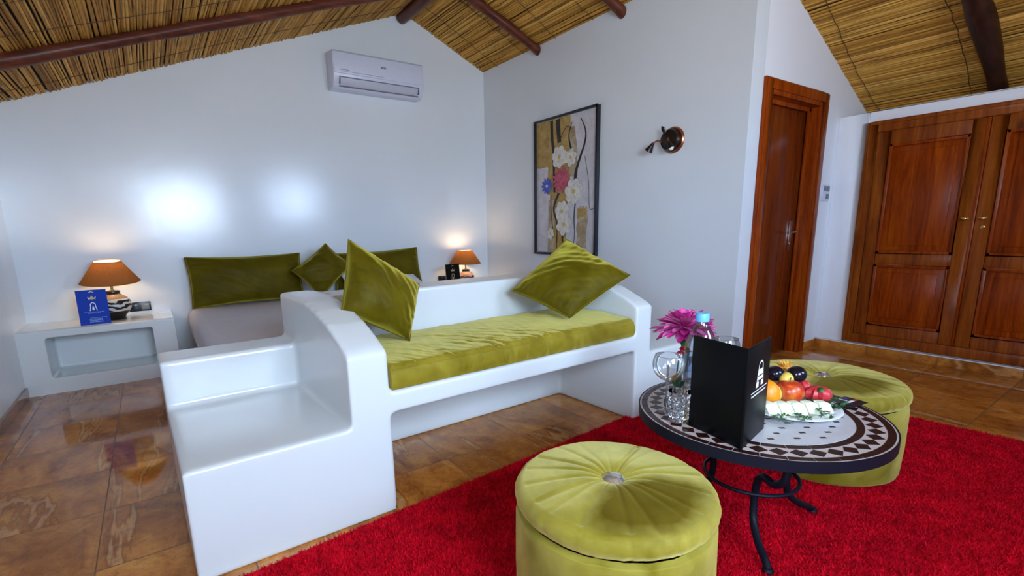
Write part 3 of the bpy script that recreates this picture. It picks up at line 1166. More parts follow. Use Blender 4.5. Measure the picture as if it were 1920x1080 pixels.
# ------------------------------------------------------------------ pillows
def pillow(name, BL, BR, TR, TL, T, mat_, label, seed, k=0.075, group=None, cat='pillow', wr=0.0085):
    BL, BR, TR, TL = map(Vector, (BL, BR, TR, TL))
    c = (BL + BR + TR + TL) / 4
    nrm = ((BR - BL).cross(TL - BL)).normalized()
    n = 56
    sd = Vector((seed * 3.7, seed * 1.9, 0))
    W_ = ((BR - BL).length + (TR - TL).length) / 2
    H_ = ((TL - BL).length + (TR - BR).length) / 2

    def pt(u, v, side):
        kx = k * min(1.0, H_ / W_)
        ky = k * min(1.0, W_ / H_)
        x = u * (1 - kx * (1 - v * v) * abs(u))
        y = v * (1 - ky * (1 - u * u) * abs(v))
        s, t = (x + 1) / 2, (y + 1) / 2
        p = BL * (1 - s) * (1 - t) + BR * s * (1 - t) + TR * s * t + TL * (1 - s) * t
        e = (max(0.0, 1 - abs(u) ** 2.4) ** 0.62) * (max(0.0, 1 - abs(v) ** 2.4) ** 0.62)
        h = T * e
        # gathers running in from the seams
        du, dv = 1 - abs(u), 1 - abs(v)
        g = math.exp(-du * 4.5) * noise.noise(Vector((v * 9, u * 1.2, side)) + sd) + math.exp(-dv * 4.5) * noise.noise(Vector((u * 9, v * 1.2, side + 5)) + sd)
        lo = noise.noise(Vector((u * 1.6, v * 1.6, side * 3)) + sd)
        cr_ = noise.noise(Vector(((u + v) * 4.5, (u - v) * 1.1, side * 2)) + sd)
        h += (g * wr * 1.6 + lo * wr * 1.6 + cr_ * wr * 0.8) * min(1, e * 2.2)
        return p + nrm * (h * side)
    mb = MB()
    for side in (1, -1):
        mb.grid(lambda a, d_: pt(a * 2 - 1, d_ * 2 - 1, side) - c, n, n)
    o = mb.build(name, mat_, None, sharp=180)
    o.location = c
    # seam cord around the edge
    ring = []
    m = 30
    for (u0, v0, u1, v1) in ((-1, -1, 1, -1), (1, -1, 1, 1), (1, 1, -1, 1), (-1, 1, -1, -1)):
        for i in range(m):
            t = i / m
            ring.append(pt(u0 + (u1 - u0) * t, v0 + (v1 - v0) * t, 1) - c)
    MB().tube(ring, 0.0035, 6, closed=True).build('piping', mat_, o)
    return tag(o, label, cat, group)


BM = Matrix.Translation(Vector(BEN)) @ Matrix.Rotation(BROT, 4, 'Z')


def bw(x, y, z):
    return BM @ Vector((x, y, z))


G = 'olive velvet pillows'
pillow('throw_pillow', bw(0.658, 0.335, 0.782), bw(0.953, 0.301, 0.618), bw(1.122, 0.50, 0.849), bw(0.757, 0.45, 1.083), 0.115, M_VELVET,
       'square olive velvet pillow leaning on the left arm of the sofa', 2, k=0.03, group=G)
pillow('throw_pillow', bw(1.84, 0.157, 0.632), bw(2.21, 0.060, 0.842), bw(2.15, 0.50, 1.039), bw(1.717, 0.50, 0.762), 0.098, M_VELVET,
       'square olive velvet pillow standing on one corner at the right end of the sofa', 5, k=0.03, group=G)
pillow('throw_pillow', (-2.20, -0.42, 0.50), (-1.86, -0.36, 0.79), (-2.085, -0.30, 1.012), (-2.43, -0.36, 0.775), 0.085, M_VELVET,
       'square olive velvet pillow standing on one corner on the bed, between the two long pillows', 8, group=G)
pillow('long_pillow', (-3.245, -0.16, 0.485), (-2.29, -0.16, 0.49), (-2.285, -0.10, 0.925), (-3.25, -0.10, 0.93), 0.088, M_VELVET,
       'long olive velvet pillow against the wall beside the left nightstand', 11, group=G)
pillow('long_pillow', (-1.97, -0.16, 0.485), (-0.995, -0.16, 0.49), (-1.022, -0.10, 0.930), (-1.98, -0.10, 0.900), 0.088, M_VELVET,
       'long olive velvet pillow at the right side of the bed head', 14, group=G)
pillow('bed_pillow', (-1.95, -0.52, 0.50), (-1.055, -0.46, 0.505), (-1.16, -0.26, 0.645), (-1.95, -0.24, 0.72), 0.06, M_SHEET,
       'white bed pillow mostly hidden behind the sofa back', 17)

# seat cushion ------------------------------------------------------------------
cs = thing('seat_cushion', 'long olive velvet cushion on the sofa seat', 'cushion', BEN, BROT)
b = MB()
X0, X1, Y0, Y1, Z0, Z1 = 0.722, 2.202, 0.008, 0.606, 0.5025, 0.607


def cush(u, v):
    x = X0 + (X1 - X0) * u
    # v runs over front face, top, back
    pr = 0.042
    path = [(Y0 + 0.004, Z0), (Y0 - 0.006, Z0 + 0.03), (Y0 - 0.004, Z1 - pr), (Y0 + pr * 0.08, Z1 - pr * 0.55), (Y0 + pr * 0.3, Z1 - pr * 0.22), (Y0 + pr * 0.6, Z1 - pr * 0.05), (Y0 + pr, Z1)]
    path += [(Y0 + pr + (Y1 - Y0 - 2 * pr) * i / 30, Z1 + 0.012 * math.sin(PI * i / 30)) for i in range(1, 31)]
    path += [(Y1 - pr * 0.3, Z1 - pr * 0.3), (Y1, Z1 - pr), (Y1, Z0)]
    t = v * (len(path) - 1)
    i = min(int(t), len(path) - 2)
    a, c = path[i], path[i + 1]
    y = a[0] + (c[0] - a[0]) * (t - i)
    z = a[1] + (c[1] - a[1]) * (t - i)
    # diagonal creases where the cover pulls, stronger near the front edge
    near = math.exp(-max(0.0, y - Y0) * 3.2)
    w = noise.noise(Vector((x * 9 - y * 9, y * 1.5 + x * 0.8, 1.3)))
    w2 = noise.noise(Vector((x * 26 - y * 8, y * 1.2, 4.0)))
    mid = math.exp(-((u - 0.42) / 0.34) ** 2)
    z += (0.006 * w + 0.0085 * w2 * near * mid) * (1 if z > Z0 + 0.03 else 0)
    if y < Y0 + 0.004:
        y += 0.009 * w2 * mid
    n4 = noise.noise(Vector((x * 13 + y * 12, y * 1.6 - x * 1.1, 9.0)))
    n5 = noise.noise(Vector((x * 21 + y * 11, y * 1.3, 2.5)))
    reach = math.exp(-max(0.0, y - Y0) * 2.6) * math.exp(-((u - 0.36) / 0.36) ** 2)
    crs = (math.exp(-(n4 / 0.05) ** 2) + 0.8 * math.exp(-(n5 / 0.05) ** 2)) * reach
    if z > Z0 + 0.06:
        z -= 0.0085 * crs
    elif z > Z0 + 0.02:
        y += 0.004 * crs
    e = min(u, 1 - u)
    if e < 0.012:
        z = Z0 + (z - Z0) * (1 - 0.12 * (1 - e / 0.012) ** 2)
    return (x, y, z)


b.grid(cush, 260, 100)
for xx in (X0, X1):
    vs = [cush(0 if xx == X0 else 1, j / 100) for j in range(101)]
    b.add(vs, [tuple(range(101))])
b.build('cushion_cover', M_VELVETC, cs, sharp=50)
b = MB()
b.tube([(X0 + 0.01 + (X1 - X0 - 0.02) * i / 60, Y0 + 0.001 + 0.001 * math.sin(i), Z1 - 0.024 + 0.0025 * noise.noise(Vector((i * 0.7, 0, 0)))) for i in range(61)], 0.0035, 6)
b.build('piping', M_VELVETC, cs)


# ------------------------------------------------------------------ table lamps
def table_lamp(x, y, z, body_mat, label, watts, size=1.0, tilt=0.0):
    t = thing('table_lamp', label, 'lamp', (x, y, z), 0, 'lamps on the nightstands')
    MB().lathe([(0.0, 0), (0.062, 0.0), (0.066, 0.008), (0.060, 0.014), (0.066, 0.030), (0.098, 0.065), (0.114, 0.105), (0.110, 0.140),
                (0.088, 0.175), (0.055, 0.197), (0.045, 0.205), (0.050, 0.216), (0.046, 0.228), (0.020, 0.233), (0.0, 0.234)], 40, cap=False).build('lamp_base', body_mat, t, sharp=50)
    MB().lathe([(0.010, 0.232), (0.010, 0.300), (0.019, 0.302), (0.019, 0.345), (0.012, 0.348)], 16).build('stem', M_BRASS, t)
    s = MB()
    s.lathe([(0.195, 0.300), (0.088, 0.462)], 56, cap=False)
    sh = s.build('lamp_shade', M_SHADE, t)
    MB().lathe([(0.1925, 0.300), (0.0855, 0.462)], 56, cap=False).build('lining', M_LINING, sh)
    r_ = MB()
    r_.tube([(0.195 * math.cos(a), 0.195 * math.sin(a), 0.300) for a in [2 * PI * i / 48 for i in range(48)]], 0.0028, 6, closed=True)
    r_.tube([(0.088 * math.cos(a), 0.088 * math.sin(a), 0.462) for a in [2 * PI * i / 36 for i in range(36)]], 0.0028, 6, closed=True)
    for a in (0, 2.094, 4.188):
        r_.tube([(0.019 * math.cos(a), 0.019 * math.sin(a), 0.342), (0.15 * math.cos(a), 0.15 * math.sin(a), 0.368)], 0.0015, 5)
    r_.build('rim', M_SHADE, sh)
    MB().sphere((0, 0, 0.385), 0.026, 20, 12, (1, 1, 1.2)).build('bulb', M_BULB, t)
    sh.rotation_euler = (tilt, 0, 0)
    sh.location = (0, 0.38 * math.sin(tilt), 0.38 * (1 - math.cos(tilt)))
    ld = bpy.data.lights.new('lamp_glow', 'POINT')
    ld.energy = watts
    ld.color = (1.0, 0.66, 0.36)
    ld.shadow_soft_size = 0.03
    lo = bpy.data.objects.new('lamp_glow', ld)
    COL.objects.link(lo)
    lo.parent = t
    lo.location = (0, 0, 0.43)
    t.scale = (size, size, size)
    return t


table_lamp(-3.775, -0.235, 0.472, M_LAMPB, 'lit table lamp with black and white ceramic base on the left nightstand', 1.0, 1.0, R(6))
table_lamp(-0.452, -0.20, 0.439, M_LAMPR, 'lit table lamp with reddish patterned base in the far corner', 1.3, 0.93)


# wall sockets -----------------------------------------------------------------
def socket(x0, x1, z0, z1, label, grey):
    t = thing('wall_socket', label, 'socket', (x0, 0, z0))
    w, h_ = x1 - x0, z1 - z0
    MB().box(0, w, -0.014, 0, 0, h_).build('cover_plate', M_BLACKP, t, bevel=0.004)
    if grey:
        MB().box(w * 0.56, w * 0.92, -0.018, -0.012, h_ * 0.17, h_ * 0.83).build('rocker', M_GREYP, t, bevel=0.002)
        MB().box(w * 0.08, w * 0.42, -0.018, -0.012, h_ * 0.17, h_ * 0.83).build('rocker', M_BLACKP, t, bevel=0.002)
    else:
        MB().box(w * 0.15, w * 0.85, -0.018, -0.012, h_ * 0.2, h_ * 0.8).build('rocker', M_BLACKP, t, bevel=0.002)


socket(-3.695, -3.540, 0.491, 0.568, 'black double socket plate with grey key on the wall, beside the left lamp', True)
socket(-0.715, -0.590, 0.513, 0.577, 'small black socket plate on the wall left of the far corner lamp', False)


# booklets ---------------------------------------------------------------------
def booklet(p0, p1, h_, lean, cover, label, gold):
    """Standing folded card; p0/p1 = lower left/right corners of its front."""
    p0, p1 = Vector(p0), Vector(p1)
    w = (p1 - p0).length
    ang = math.atan2(p1.y - p0.y, p1.x - p0.x)
    t = thing('brochure', label, 'brochure', p0, ang)
    tl = Matrix.Rotation(-lean, 4, 'X')

    def page(name, mb, mt, parent):
        mb.v = [tuple(tl @ Vector(v)) for v in mb.v]
        return mb.build(name, mt, parent)
    fr = page('front_cover', MB().box(0, w, -0.0015, 0.0015, 0, h_), cover, t)
    # rear leaf opens away so the card can stand
    bk = MB()
    for off, mt, nm in ((R(62), M_WHITE, 'inner_page'),):
        ca, sa = math.cos(off), math.sin(off)
        q = MB()
        wd_ = w * 0.45
        q.add([(0, 0.002, 0), (wd_ * ca, 0.002 + wd_ * sa, 0), (wd_ * ca, 0.002 + wd_ * sa, h_), (0, 0.002, h_),
               (0.002, 0.001, 0), (wd_ * ca + 0.002, 0.001 + wd_ * sa, 0), (wd_ * ca + 0.002, 0.001 + wd_ * sa, h_), (0.002, 0.001, h_)],
              [(0, 1, 2, 3), (7, 6, 5, 4), (0, 4, 5, 1), (1, 5, 6, 2), (2, 6, 7, 3), (3, 7, 4, 0)])
        page(nm, q, mt, t)
    e = MB()
    y = -0.0022

    def quad(pts, mi):
        e.cur = mi
        e.add([(a * w, y, c * h_) for a, c in pts], [tuple(range(len(pts)))])
    quad([(0.42, 0.93), (0.50, 0.965), (0.58, 0.93), (0.60, 0.905), (0.50, 0.945), (0.40, 0.905)], 1)
    quad([(0.38, 0.72), (0.40, 0.76), (0.47, 0.80), (0.50, 0.85), (0.53, 0.80), (0.60, 0.76), (0.62, 0.72), (0.55, 0.735), (0.50, 0.72), (0.45, 0.735)], 0)
    quad([(0.36, 0.80), (0.39, 0.80), (0.42, 0.74), (0.39, 0.73)], 1)
    quad([(0.64, 0.80), (0.61, 0.80), (0.58, 0.74), (0.61, 0.73)], 1)
    # keyhole arch
    for s_ in (-1, 1):
        quad([(0.5 + s_ * 0.13, 0.40), (0.5 + s_ * 0.105, 0.40), (0.5 + s_ * 0.075, 0.50), (0.5 + s_ * 0.07, 0.58), (0.5, 0.63), (0.5, 0.655), (0.5 + s_ * 0.09, 0.60), (0.5 + s_ * 0.10, 0.50)], 1 if not gold else 0)
    quad([(0.46, 0.42), (0.54, 0.42), (0.52, 0.52), (0.48, 0.52)], 1 if not gold else 0)
    for zz, a0, a1 in ((0.355, 0.18, 0.84), (0.325, 0.30, 0.72)):
        a = a0
        rr = random.Random(int(zz * 1000))
        while a < a1:
            ww = rr.uniform(0.02, 0.06)
            quad([(a, zz), (min(a + ww, a1), zz), (min(a + ww, a1), zz + 0.012), (a, zz + 0.012)], 2)
            a += ww + 0.014
    if not gold:
        quad([(0.35, 0.195), (0.90, 0.195), (0.90, 0.203), (0.35, 0.203)], 2)
        for zz in (0.07, 0.115, 0.15):
            a = 0.32
            rr = random.Random(int(zz * 999))
            while a < 0.74:
                ww = rr.uniform(0.02, 0.05)
                quad([(a, zz), (a + ww, zz), (a + ww, zz + 0.020), (a, zz + 0.020)], 2)
                a += ww + 0.014
    page('emblem', e, [M_GOLD, M_WHITE if not gold else M_GOLD, M_PALEBLUE if not gold else M_GOLD], fr)


booklet((-3.985, -0.445, 0.4735), (-3.803, -0.437, 0.4735), 0.262, R(8), M_PAPERBLUE,
        'blue brochure with a small emblem standing in front of the left lamp', False)
booklet((-0.785, -0.33, 0.4405), (-0.603, -0.325, 0.4405), 0.290, R(4), M_BLACK,
        'black brochure with a gold emblem standing beside the far corner lamp', True)

# ------------------------------------------------------------------ air conditioner
ac = thing('air_conditioner', 'white split air conditioner high on the gable wall', 'air conditioner', (-1.84, 0, 2.47))
AW = 0.945
prof = [(0, 0.0), (-0.13, -0.005), (-0.165, 0.015), (-0.195, 0.085), (-0.205, 0.13), (-0.205, 0.30), (-0.19, 0.325), (0, 0.335)]
MB().prism(prof, 'x', 0.0, AW).build('body', M_WHITEP, ac, bevel=0.010, bseg=3)
MB().prism([(-0.200, 0.118), (-0.212, 0.122), (-0.212, 0.305), (-0.200, 0.312)], 'x', 0.012, AW - 0.012).build('front_panel', M_WHITEP, ac, bevel=0.004)
lv = MB()
lv.prism([(-0.166, 0.020), (-0.176, 0.018), (-0.206, 0.083), (-0.196, 0.085)], 'x', 0.065, AW - 0.065)
lo_ = lv.build('louver', M_MOUTH, ac, bevel=0.003)
ln = MB()
for (p, q) in (((-0.176, 0.010), (-0.181, 0.018)), ((-0.2035, 0.088), (-0.2065, 0.094))):
    ln.prism([p, q, (q[0] + 0.012, q[1]), (p[0] + 0.012, p[1])], 'x', 0.055, AW - 0.055)
ln.box(0.055, 0.061, -0.205, -0.15, 0.03, 0.09)
ln.box(AW - 0.061, AW - 0.055, -0.205, -0.15, 0.03, 0.09)
ln.build('outlet_gap', M_GREYLINE, ac)
bd = MB()
for i, ww in enumerate((0.013, 0.009, 0.010, 0.011)):
    x = 0.475 + i * 0.0145
    bd.box(x, x + ww, -0.2135, -0.211, 0.215, 0.233)
bd.box(0.06, 0.50, -0.2135, -0.211, 0.137, 0.140)
for i in range(9):
    bd.box(0.06 + i * 0.010, 0.066 + i * 0.010, -0.2135, -0.211, 0.150, 0.157)
bd.build('badge', M_GREYLINE, ac)

# ------------------------------------------------------------------ painting
pt_ = thing('painting', 'tall framed painting of white, pink and blue blossoms on branches', 'painting', (0, -1.41, 0.837))
PW, PH = 0.886, 1.341           # local: y from +PW/2 (left) to -PW/2 (right)
f = MB()
fw = 0.020
for y0, y1, z0, z1 in ((-PW / 2, -PW / 2 + fw, 0, PH), (PW / 2 - fw, PW / 2, 0, PH), (-PW / 2, PW / 2, 0, fw), (-PW / 2, PW / 2, PH - fw, PH)):
    f.box(-0.042, 0, y0, y1, z0, z1)
f.build('frame', simple('navy_black_frame', (0.008, 0.010, 0.020), 0.3), pt_, bevel=0.002)


def paint(name, c1, c2, sc=14):
    m, nt, bb = mat(name)
    tc = N(nt, 'ShaderNodeTexCoord')
    n = N(nt, 'ShaderNodeTexNoise', Scale=sc, Detail=7.0, Roughness=0.7, Distortion=0.5)
    L(nt, tc.outputs['Object'], n.inputs['Vector'])
    r = ramp(nt, n.outputs['Fac'], [(0.35, c1), (0.62, c2)])
    L(nt, r.outputs['Color'], bb.inputs['Base Color'])
    bb.inputs['Roughness'].default_value = 0.5
    return m


PM = [paint('canvas_lilac_white', (0.50, 0.49, 0.53), (0.64, 0.62, 0.66)), paint('canvas_gold', (0.30, 0.18, 0.035), (0.50, 0.34, 0.10)),
      paint('canvas_black', (0.008, 0.006, 0.006), (0.03, 0.02, 0.015)), paint('canvas_petal_white', (0.55, 0.52, 0.44), (0.78, 0.76, 0.72), 30),
      paint('canvas_pink', (0.35, 0.03, 0.07), (0.65, 0.13, 0.20), 30), paint('canvas_blue', (0.03, 0.05, 0.40), (0.10, 0.16, 0.62), 30),
      paint('canvas_tan', (0.30, 0.20, 0.09), (0.50, 0.42, 0.30), 10), paint('canvas_heart', (0.45, 0.36, 0.08), (0.60, 0.5, 0.15), 40)]
c = MB()
layer = [0]


def flat(pts, mi):
    layer[0] += 1
    c.cur = mi
    x = -0.020 - layer[0] * 0.00012
    c.add([(x, -1.41 * 0 + (0.443 - a), z) for a, z in pts], [tuple(range(len(pts)))])


# canvas coordinates: a from left 0..0.886, z up 0..1.341
c.cur = 0
c.box(-0.020, -0.006, -PW / 2 + 0.01, PW / 2 - 0.01, 0.01, PH - 0.01)
rp = random.Random(7)


def rag(x0, x1, z0, z1, mi, j=0.012, n=9):
    pts = []
    for i in range(n):
        pts.append((x0 + (x1 - x0) * i / n, z0 + rp.uniform(-j, j)))
    for i in range(n):
        pts.append((x1 + rp.uniform(-j, j), z0 + (z1 - z0) * i / n))
    for i in range(n):
        pts.append((x1 - (x1 - x0) * i / n, z1 + rp.uniform(-j, j)))
    for i in range(n):
        pts.append((x0 + rp.uniform(-j, j), z1 - (z1 - z0) * i / n))
    pts = [(min(max(a, 0.022), PW - 0.022), min(max(z, 0.022), PH - 0.022)) for a, z in pts]
    flat(pts, mi)


rag(0.0, 0.22, 0.88, PH, 1)
rag(0.20, 0.52, 0.60, PH, 1)
rag(0.24, 0.50, 0.0, 0.62, 1)
rag(0.50, 0.62, 0.75, 1.22, 6)
rag(0.20, 0.30, 0.0, 0.55, 6)
rag(0.62, 0.76, 0.06, 0.46, 6)
rag(0.63, 0.74, 0.36, 0.45, 1)
rag(0.46, 0.60, 0.05, 0.50, 0)
flat([(0.56, PH - 0.03), (0.62, PH - 0.03), (0.72, 1.0), (0.70, 0.8), (0.62, 1.0)], 0)


def stroke(pts, w0, w1, mi):
    P = [Vector((a, z)) for a, z in pts]
    fine = []
    for i in range(len(P) - 1):
        p0 = P[max(i - 1, 0)]
        p3 = P[min(i + 2, len(P) - 1)]
        for k in range(6):
            t = k / 6
            p1, p2 = P[i], P[i + 1]
            fine.append(0.5 * ((2 * p1) + (p2 - p0) * t + (2 * p0 - 5 * p1 + 4 * p2 - p3) * t * t + (3 * p1 - p0 - 3 * p2 + p3) * t ** 3))
    fine.append(P[-1])
    lft, rgt = [], []
    for i, p in enumerate(fine):
        d = (fine[min(i + 1, len(fine) - 1)] - fine[max(i - 1, 0)]).normalized()
        n_ = Vector((-d.y, d.x))
        w = (w0 + (w1 - w0) * i / len(fine)) / 2
        lft.append(tuple(p + n_ * w))
        rgt.append(tuple(p - n_ * w))
    for i in range(len(lft) - 1):
        if i == 0:
            layer[0] += 1
        c.cur = mi
        x = -0.020 - layer[0] * 0.00012
        c.add([(x, 0.443 - a, z) for a, z in (lft[i], rgt[i], rgt[i + 1], lft[i + 1])], [(0, 1, 2, 3)])


stroke([(0.255, 1.31), (0.262, 1.15), (0.285, 1.0), (0.29, 0.85), (0.30, 0.62)], 0.045, 0.03, 2)
stroke([(0.345, 1.31), (0.355, 1.20), (0.37, 1.09)], 0.06, 0.05, 2)
stroke([(0.545, 1.25), (0.505, 1.15), (0.52, 1.05), (0.55, 0.99)], 0.008, 0.03, 2)
stroke([(0.66, 1.27), (0.72, 1.16), (0.72, 1.05), (0.64, 0.88), (0.60, 0.78), (0.60, 0.70)], 0.008, 0.045, 2)
stroke([(0.37, 0.62), (0.30, 0.50), (0.295, 0.42), (0.335, 0.32), (0.34, 0.2), (0.33, 0.05)], 0.03, 0.012, 2)
stroke([(0.60, 0.50), (0.585, 0.36), (0.595, 0.2), (0.57, 0.06)], 0.018, 0.006, 2)
stroke([(0.245, 0.60), (0.25, 0.42), (0.28, 0.25)], 0.010, 0.008, 2)
stroke([(0.72, 0.92), (0.77, 0.70), (0.79, 0.45), (0.86, 0.45)], 0.006, 0.006, 2)
stroke([(0.44, 0.24), (0.42, 0.17), (0.43, 0.10)], 0.03, 0.02, 2)
stroke([(0.38, 1.12), (0.47, 1.22), (0.54, 1.19)], 0.008, 0.006, 2)


def blossom(a, z, r_, mi, n, heart=7, squash=1.0, rot=0.3):
    for k in range(n):
        t = rot + 2 * PI * k / n
        ca, sa = math.cos(t), math.sin(t)
        pp = []
        for q in range(10):
            u = 2 * PI * q / 10
            lx = r_ * (0.55 + 0.45 * math.cos(u))
            ly = r_ * (1.9 / n if n > 7 else 0.36) * math.sin(u)
            pp.append((a + lx * ca - ly * sa, z + (lx * sa + ly * ca) * squash))
        flat(pp, mi)
    flat([(a + r_ * 0.2 * math.cos(2 * PI * q / 9), z + r_ * 0.2 * math.sin(2 * PI * q / 9)) for q in range(9)], heart)


blossom(0.53, 0.93, 0.085, 3, 6)
blossom(0.37, 0.955, 0.112, 3, 7)
blossom(0.40, 0.735, 0.135, 4, 15, 4)
blossom(0.40, 0.735, 0.09, 4, 9, 4, rot=0.6)
blossom(0.19, 0.69, 0.085, 5, 11, 3)
blossom(0.58, 0.61, 0.125, 3, 7)
blossom(0.42, 0.43, 0.105, 3, 7)
blossom(0.45, 0.30, 0.115, 3, 6)
blossom(0.25, 0.21, 0.06, 3, 6, rot=0.8)
c.build('canvas', PM, pt_, merge=False, smooth=False)

# ------------------------------------------------------------------ wall lamp with three spots
sc_ = thing('wall_spotlight', 'round copper and black wall lamp with small spot heads', 'wall lamp', (0, -2.625, 1.757))
RY = Matrix.Rotation(R(-90), 3, 'Y')
MB().lathe([(0.098, 0.0), (0.100, 0.010), (0.092, 0.022)], 40, (0, 0, 0), RY).build('back_plate', M_COPPER, sc_)
MB().lathe([(0.080, 0.020), (0.084, 0.035), (0.074, 0.055), (0.040, 0.066), (0.0, 0.068)], 36, (0, 0.008, 0.002), RY).build('dome', M_DARKMETAL, sc_)


def spot(arm, tip, lit):
    a = MB()
    a.tube(arm, 0.006, 8)
    ao = a.build('arm', M_COPPER, sc_)
    p, q = Vector(arm[-1]), Vector(tip)
    zax = (q - p).normalized()
    M3 = zax.to_track_quat('Z', 'Y').to_matrix()
    ln_ = (q - p).length
    hb = MB()
    hb.lathe([(0.012, 0), (0.014, ln_ * 0.25), (0.033, ln_), (0.029, ln_ * 0.98), (0.011, ln_ * 0.3)], 20, p, M3, cap=False)
    h0 = hb.build('spot_head', M_DARKMETAL, sc_)
    MB().sphere(p + zax * ln_ * 0.86, 0.021, 14, 8).build('bulb', M_WHITE, h0)


spot([(-0.05, 0.05, -0.01), (-0.075, 0.10, 0.005), (-0.085, 0.125, -0.01)], (-0.09, 0.165, -0.065), False)
spot([(-0.065, -0.01, -0.01), (-0.10, -0.02, 0.005), (-0.105, -0.03, -0.02)], (-0.10, -0.055, -0.075), False)
MB().tube([(-0.05, 0.045, 0.05), (-0.075, 0.055, 0.085), (-0.085, 0.05, 0.098), (-0.08, 0.035, 0.09), (-0.065, 0.03, 0.06)], 0.008, 8).build('arm', M_DARKMETAL, sc_)

# thermostat ------------------------------------------------------------------------
sw = thing('wall_switch', 'small white switch plate with grey keys between door and wardrobe', 'switch', (1.215, YD, 1.275))
MB().box(0.0, 0.13, -0.012, 0, 0.0, 0.135).build('cover_plate', M_WHITEP, sw, bevel=0.006)
for k in range(2):
    kb = MB()
    kb.box(0.062, 0.112, -0.018, -0.010, 0.018 + k * 0.062, 0.060 + k * 0.062)
    kb.build('key', M_GREYP, sw, bevel=0.003)
MB().box(0.014, 0.052, -0.016, -0.010, 0.085, 0.122).build('display', M_GREYP, sw, bevel=0.002)


# ------------------------------------------------------------------ rug
def make_rug():
    rnd = np.random.default_rng(3)
    a = R(4.5)
    ux = np.array([math.cos(a), math.sin(a)])
    uy = np.array([-math.sin(a), math.cos(a)])
    p0 = np.array([-0.135, -3.235])           # far right corner
    LX, LY = 3.62, 2.55
    r = thing('rug', 'deep red shaggy wool rug under the poufs and mosaic table', 'rug')
    n, m = 80, 60
    vs, fs = [], []

    def edge(u, v):
        w = 0.008 * noise.noise(Vector((u * 30, v * 30, 0)))
        q = p0 - ux * u * LX - uy * v * LY + ux * w
        return (float(q[0]), float(q[1]))
    base = MB()
    base.grid(lambda u, v: (*edge(u, v), 0.009), n, m)
    base.build('backing', M_RUG, r)
    K = 190000
    u = rnd.random(K)
    v = rnd.random(K) ** 1.0
    c_ = p0[None, :] - ux[None, :] * (u * LX)[:, None] - uy[None, :] * (v * LY)[:, None]
    # tufts: neighbouring fibres lean the same way
    cell = np.floor(c_ / 0.030).astype(int)
    hsh = np.abs(np.sin(cell[:, 0] * 12.9898 + cell[:, 1] * 78.233) * 43758.5453)
    hsh = hsh - np.floor(hsh)
    th = hsh * 2 * PI + rnd.normal(0, 1.6, K)
    h = rnd.uniform(0.011, 0.016, K)
    lean = rnd.uniform(0.3, 1.0, K) * h
    tip = np.stack([c_[:, 0] + np.cos(th) * lean, c_[:, 1] + np.sin(th) * lean, 0.008 + h], 1)
    ph = rnd.random(K) * 2 * PI
    wdt = 0.0042
    d = np.stack([np.cos(ph) * wdt, np.sin(ph) * wdt], 1)
    A = np.stack([c_[:, 0] - d[:, 0], c_[:, 1] - d[:, 1], np.full(K, 0.007)], 1)
    B = np.stack([c_[:, 0] + d[:, 0], c_[:, 1] + d[:, 1], np.full(K, 0.007)], 1)
    V = np.stack([A, B, tip], 1).reshape(-1, 3).astype('f')
    me = bpy.data.meshes.new('pile')
    me.vertices.add(K * 3)
    me.vertices.foreach_set('co', V.ravel())
    me.loops.add(K * 3)
    me.loops.foreach_set('vertex_index', np.arange(K * 3, dtype='i'))
    me.polygons.add(K)
    me.polygons.foreach_set('loop_start', np.arange(0, K * 3, 3, dtype='i'))
    me.update()
    me.validate()
    o = link('pile', me, M_RUG, r)
    o['kind'] = 'stuff'


make_rug()


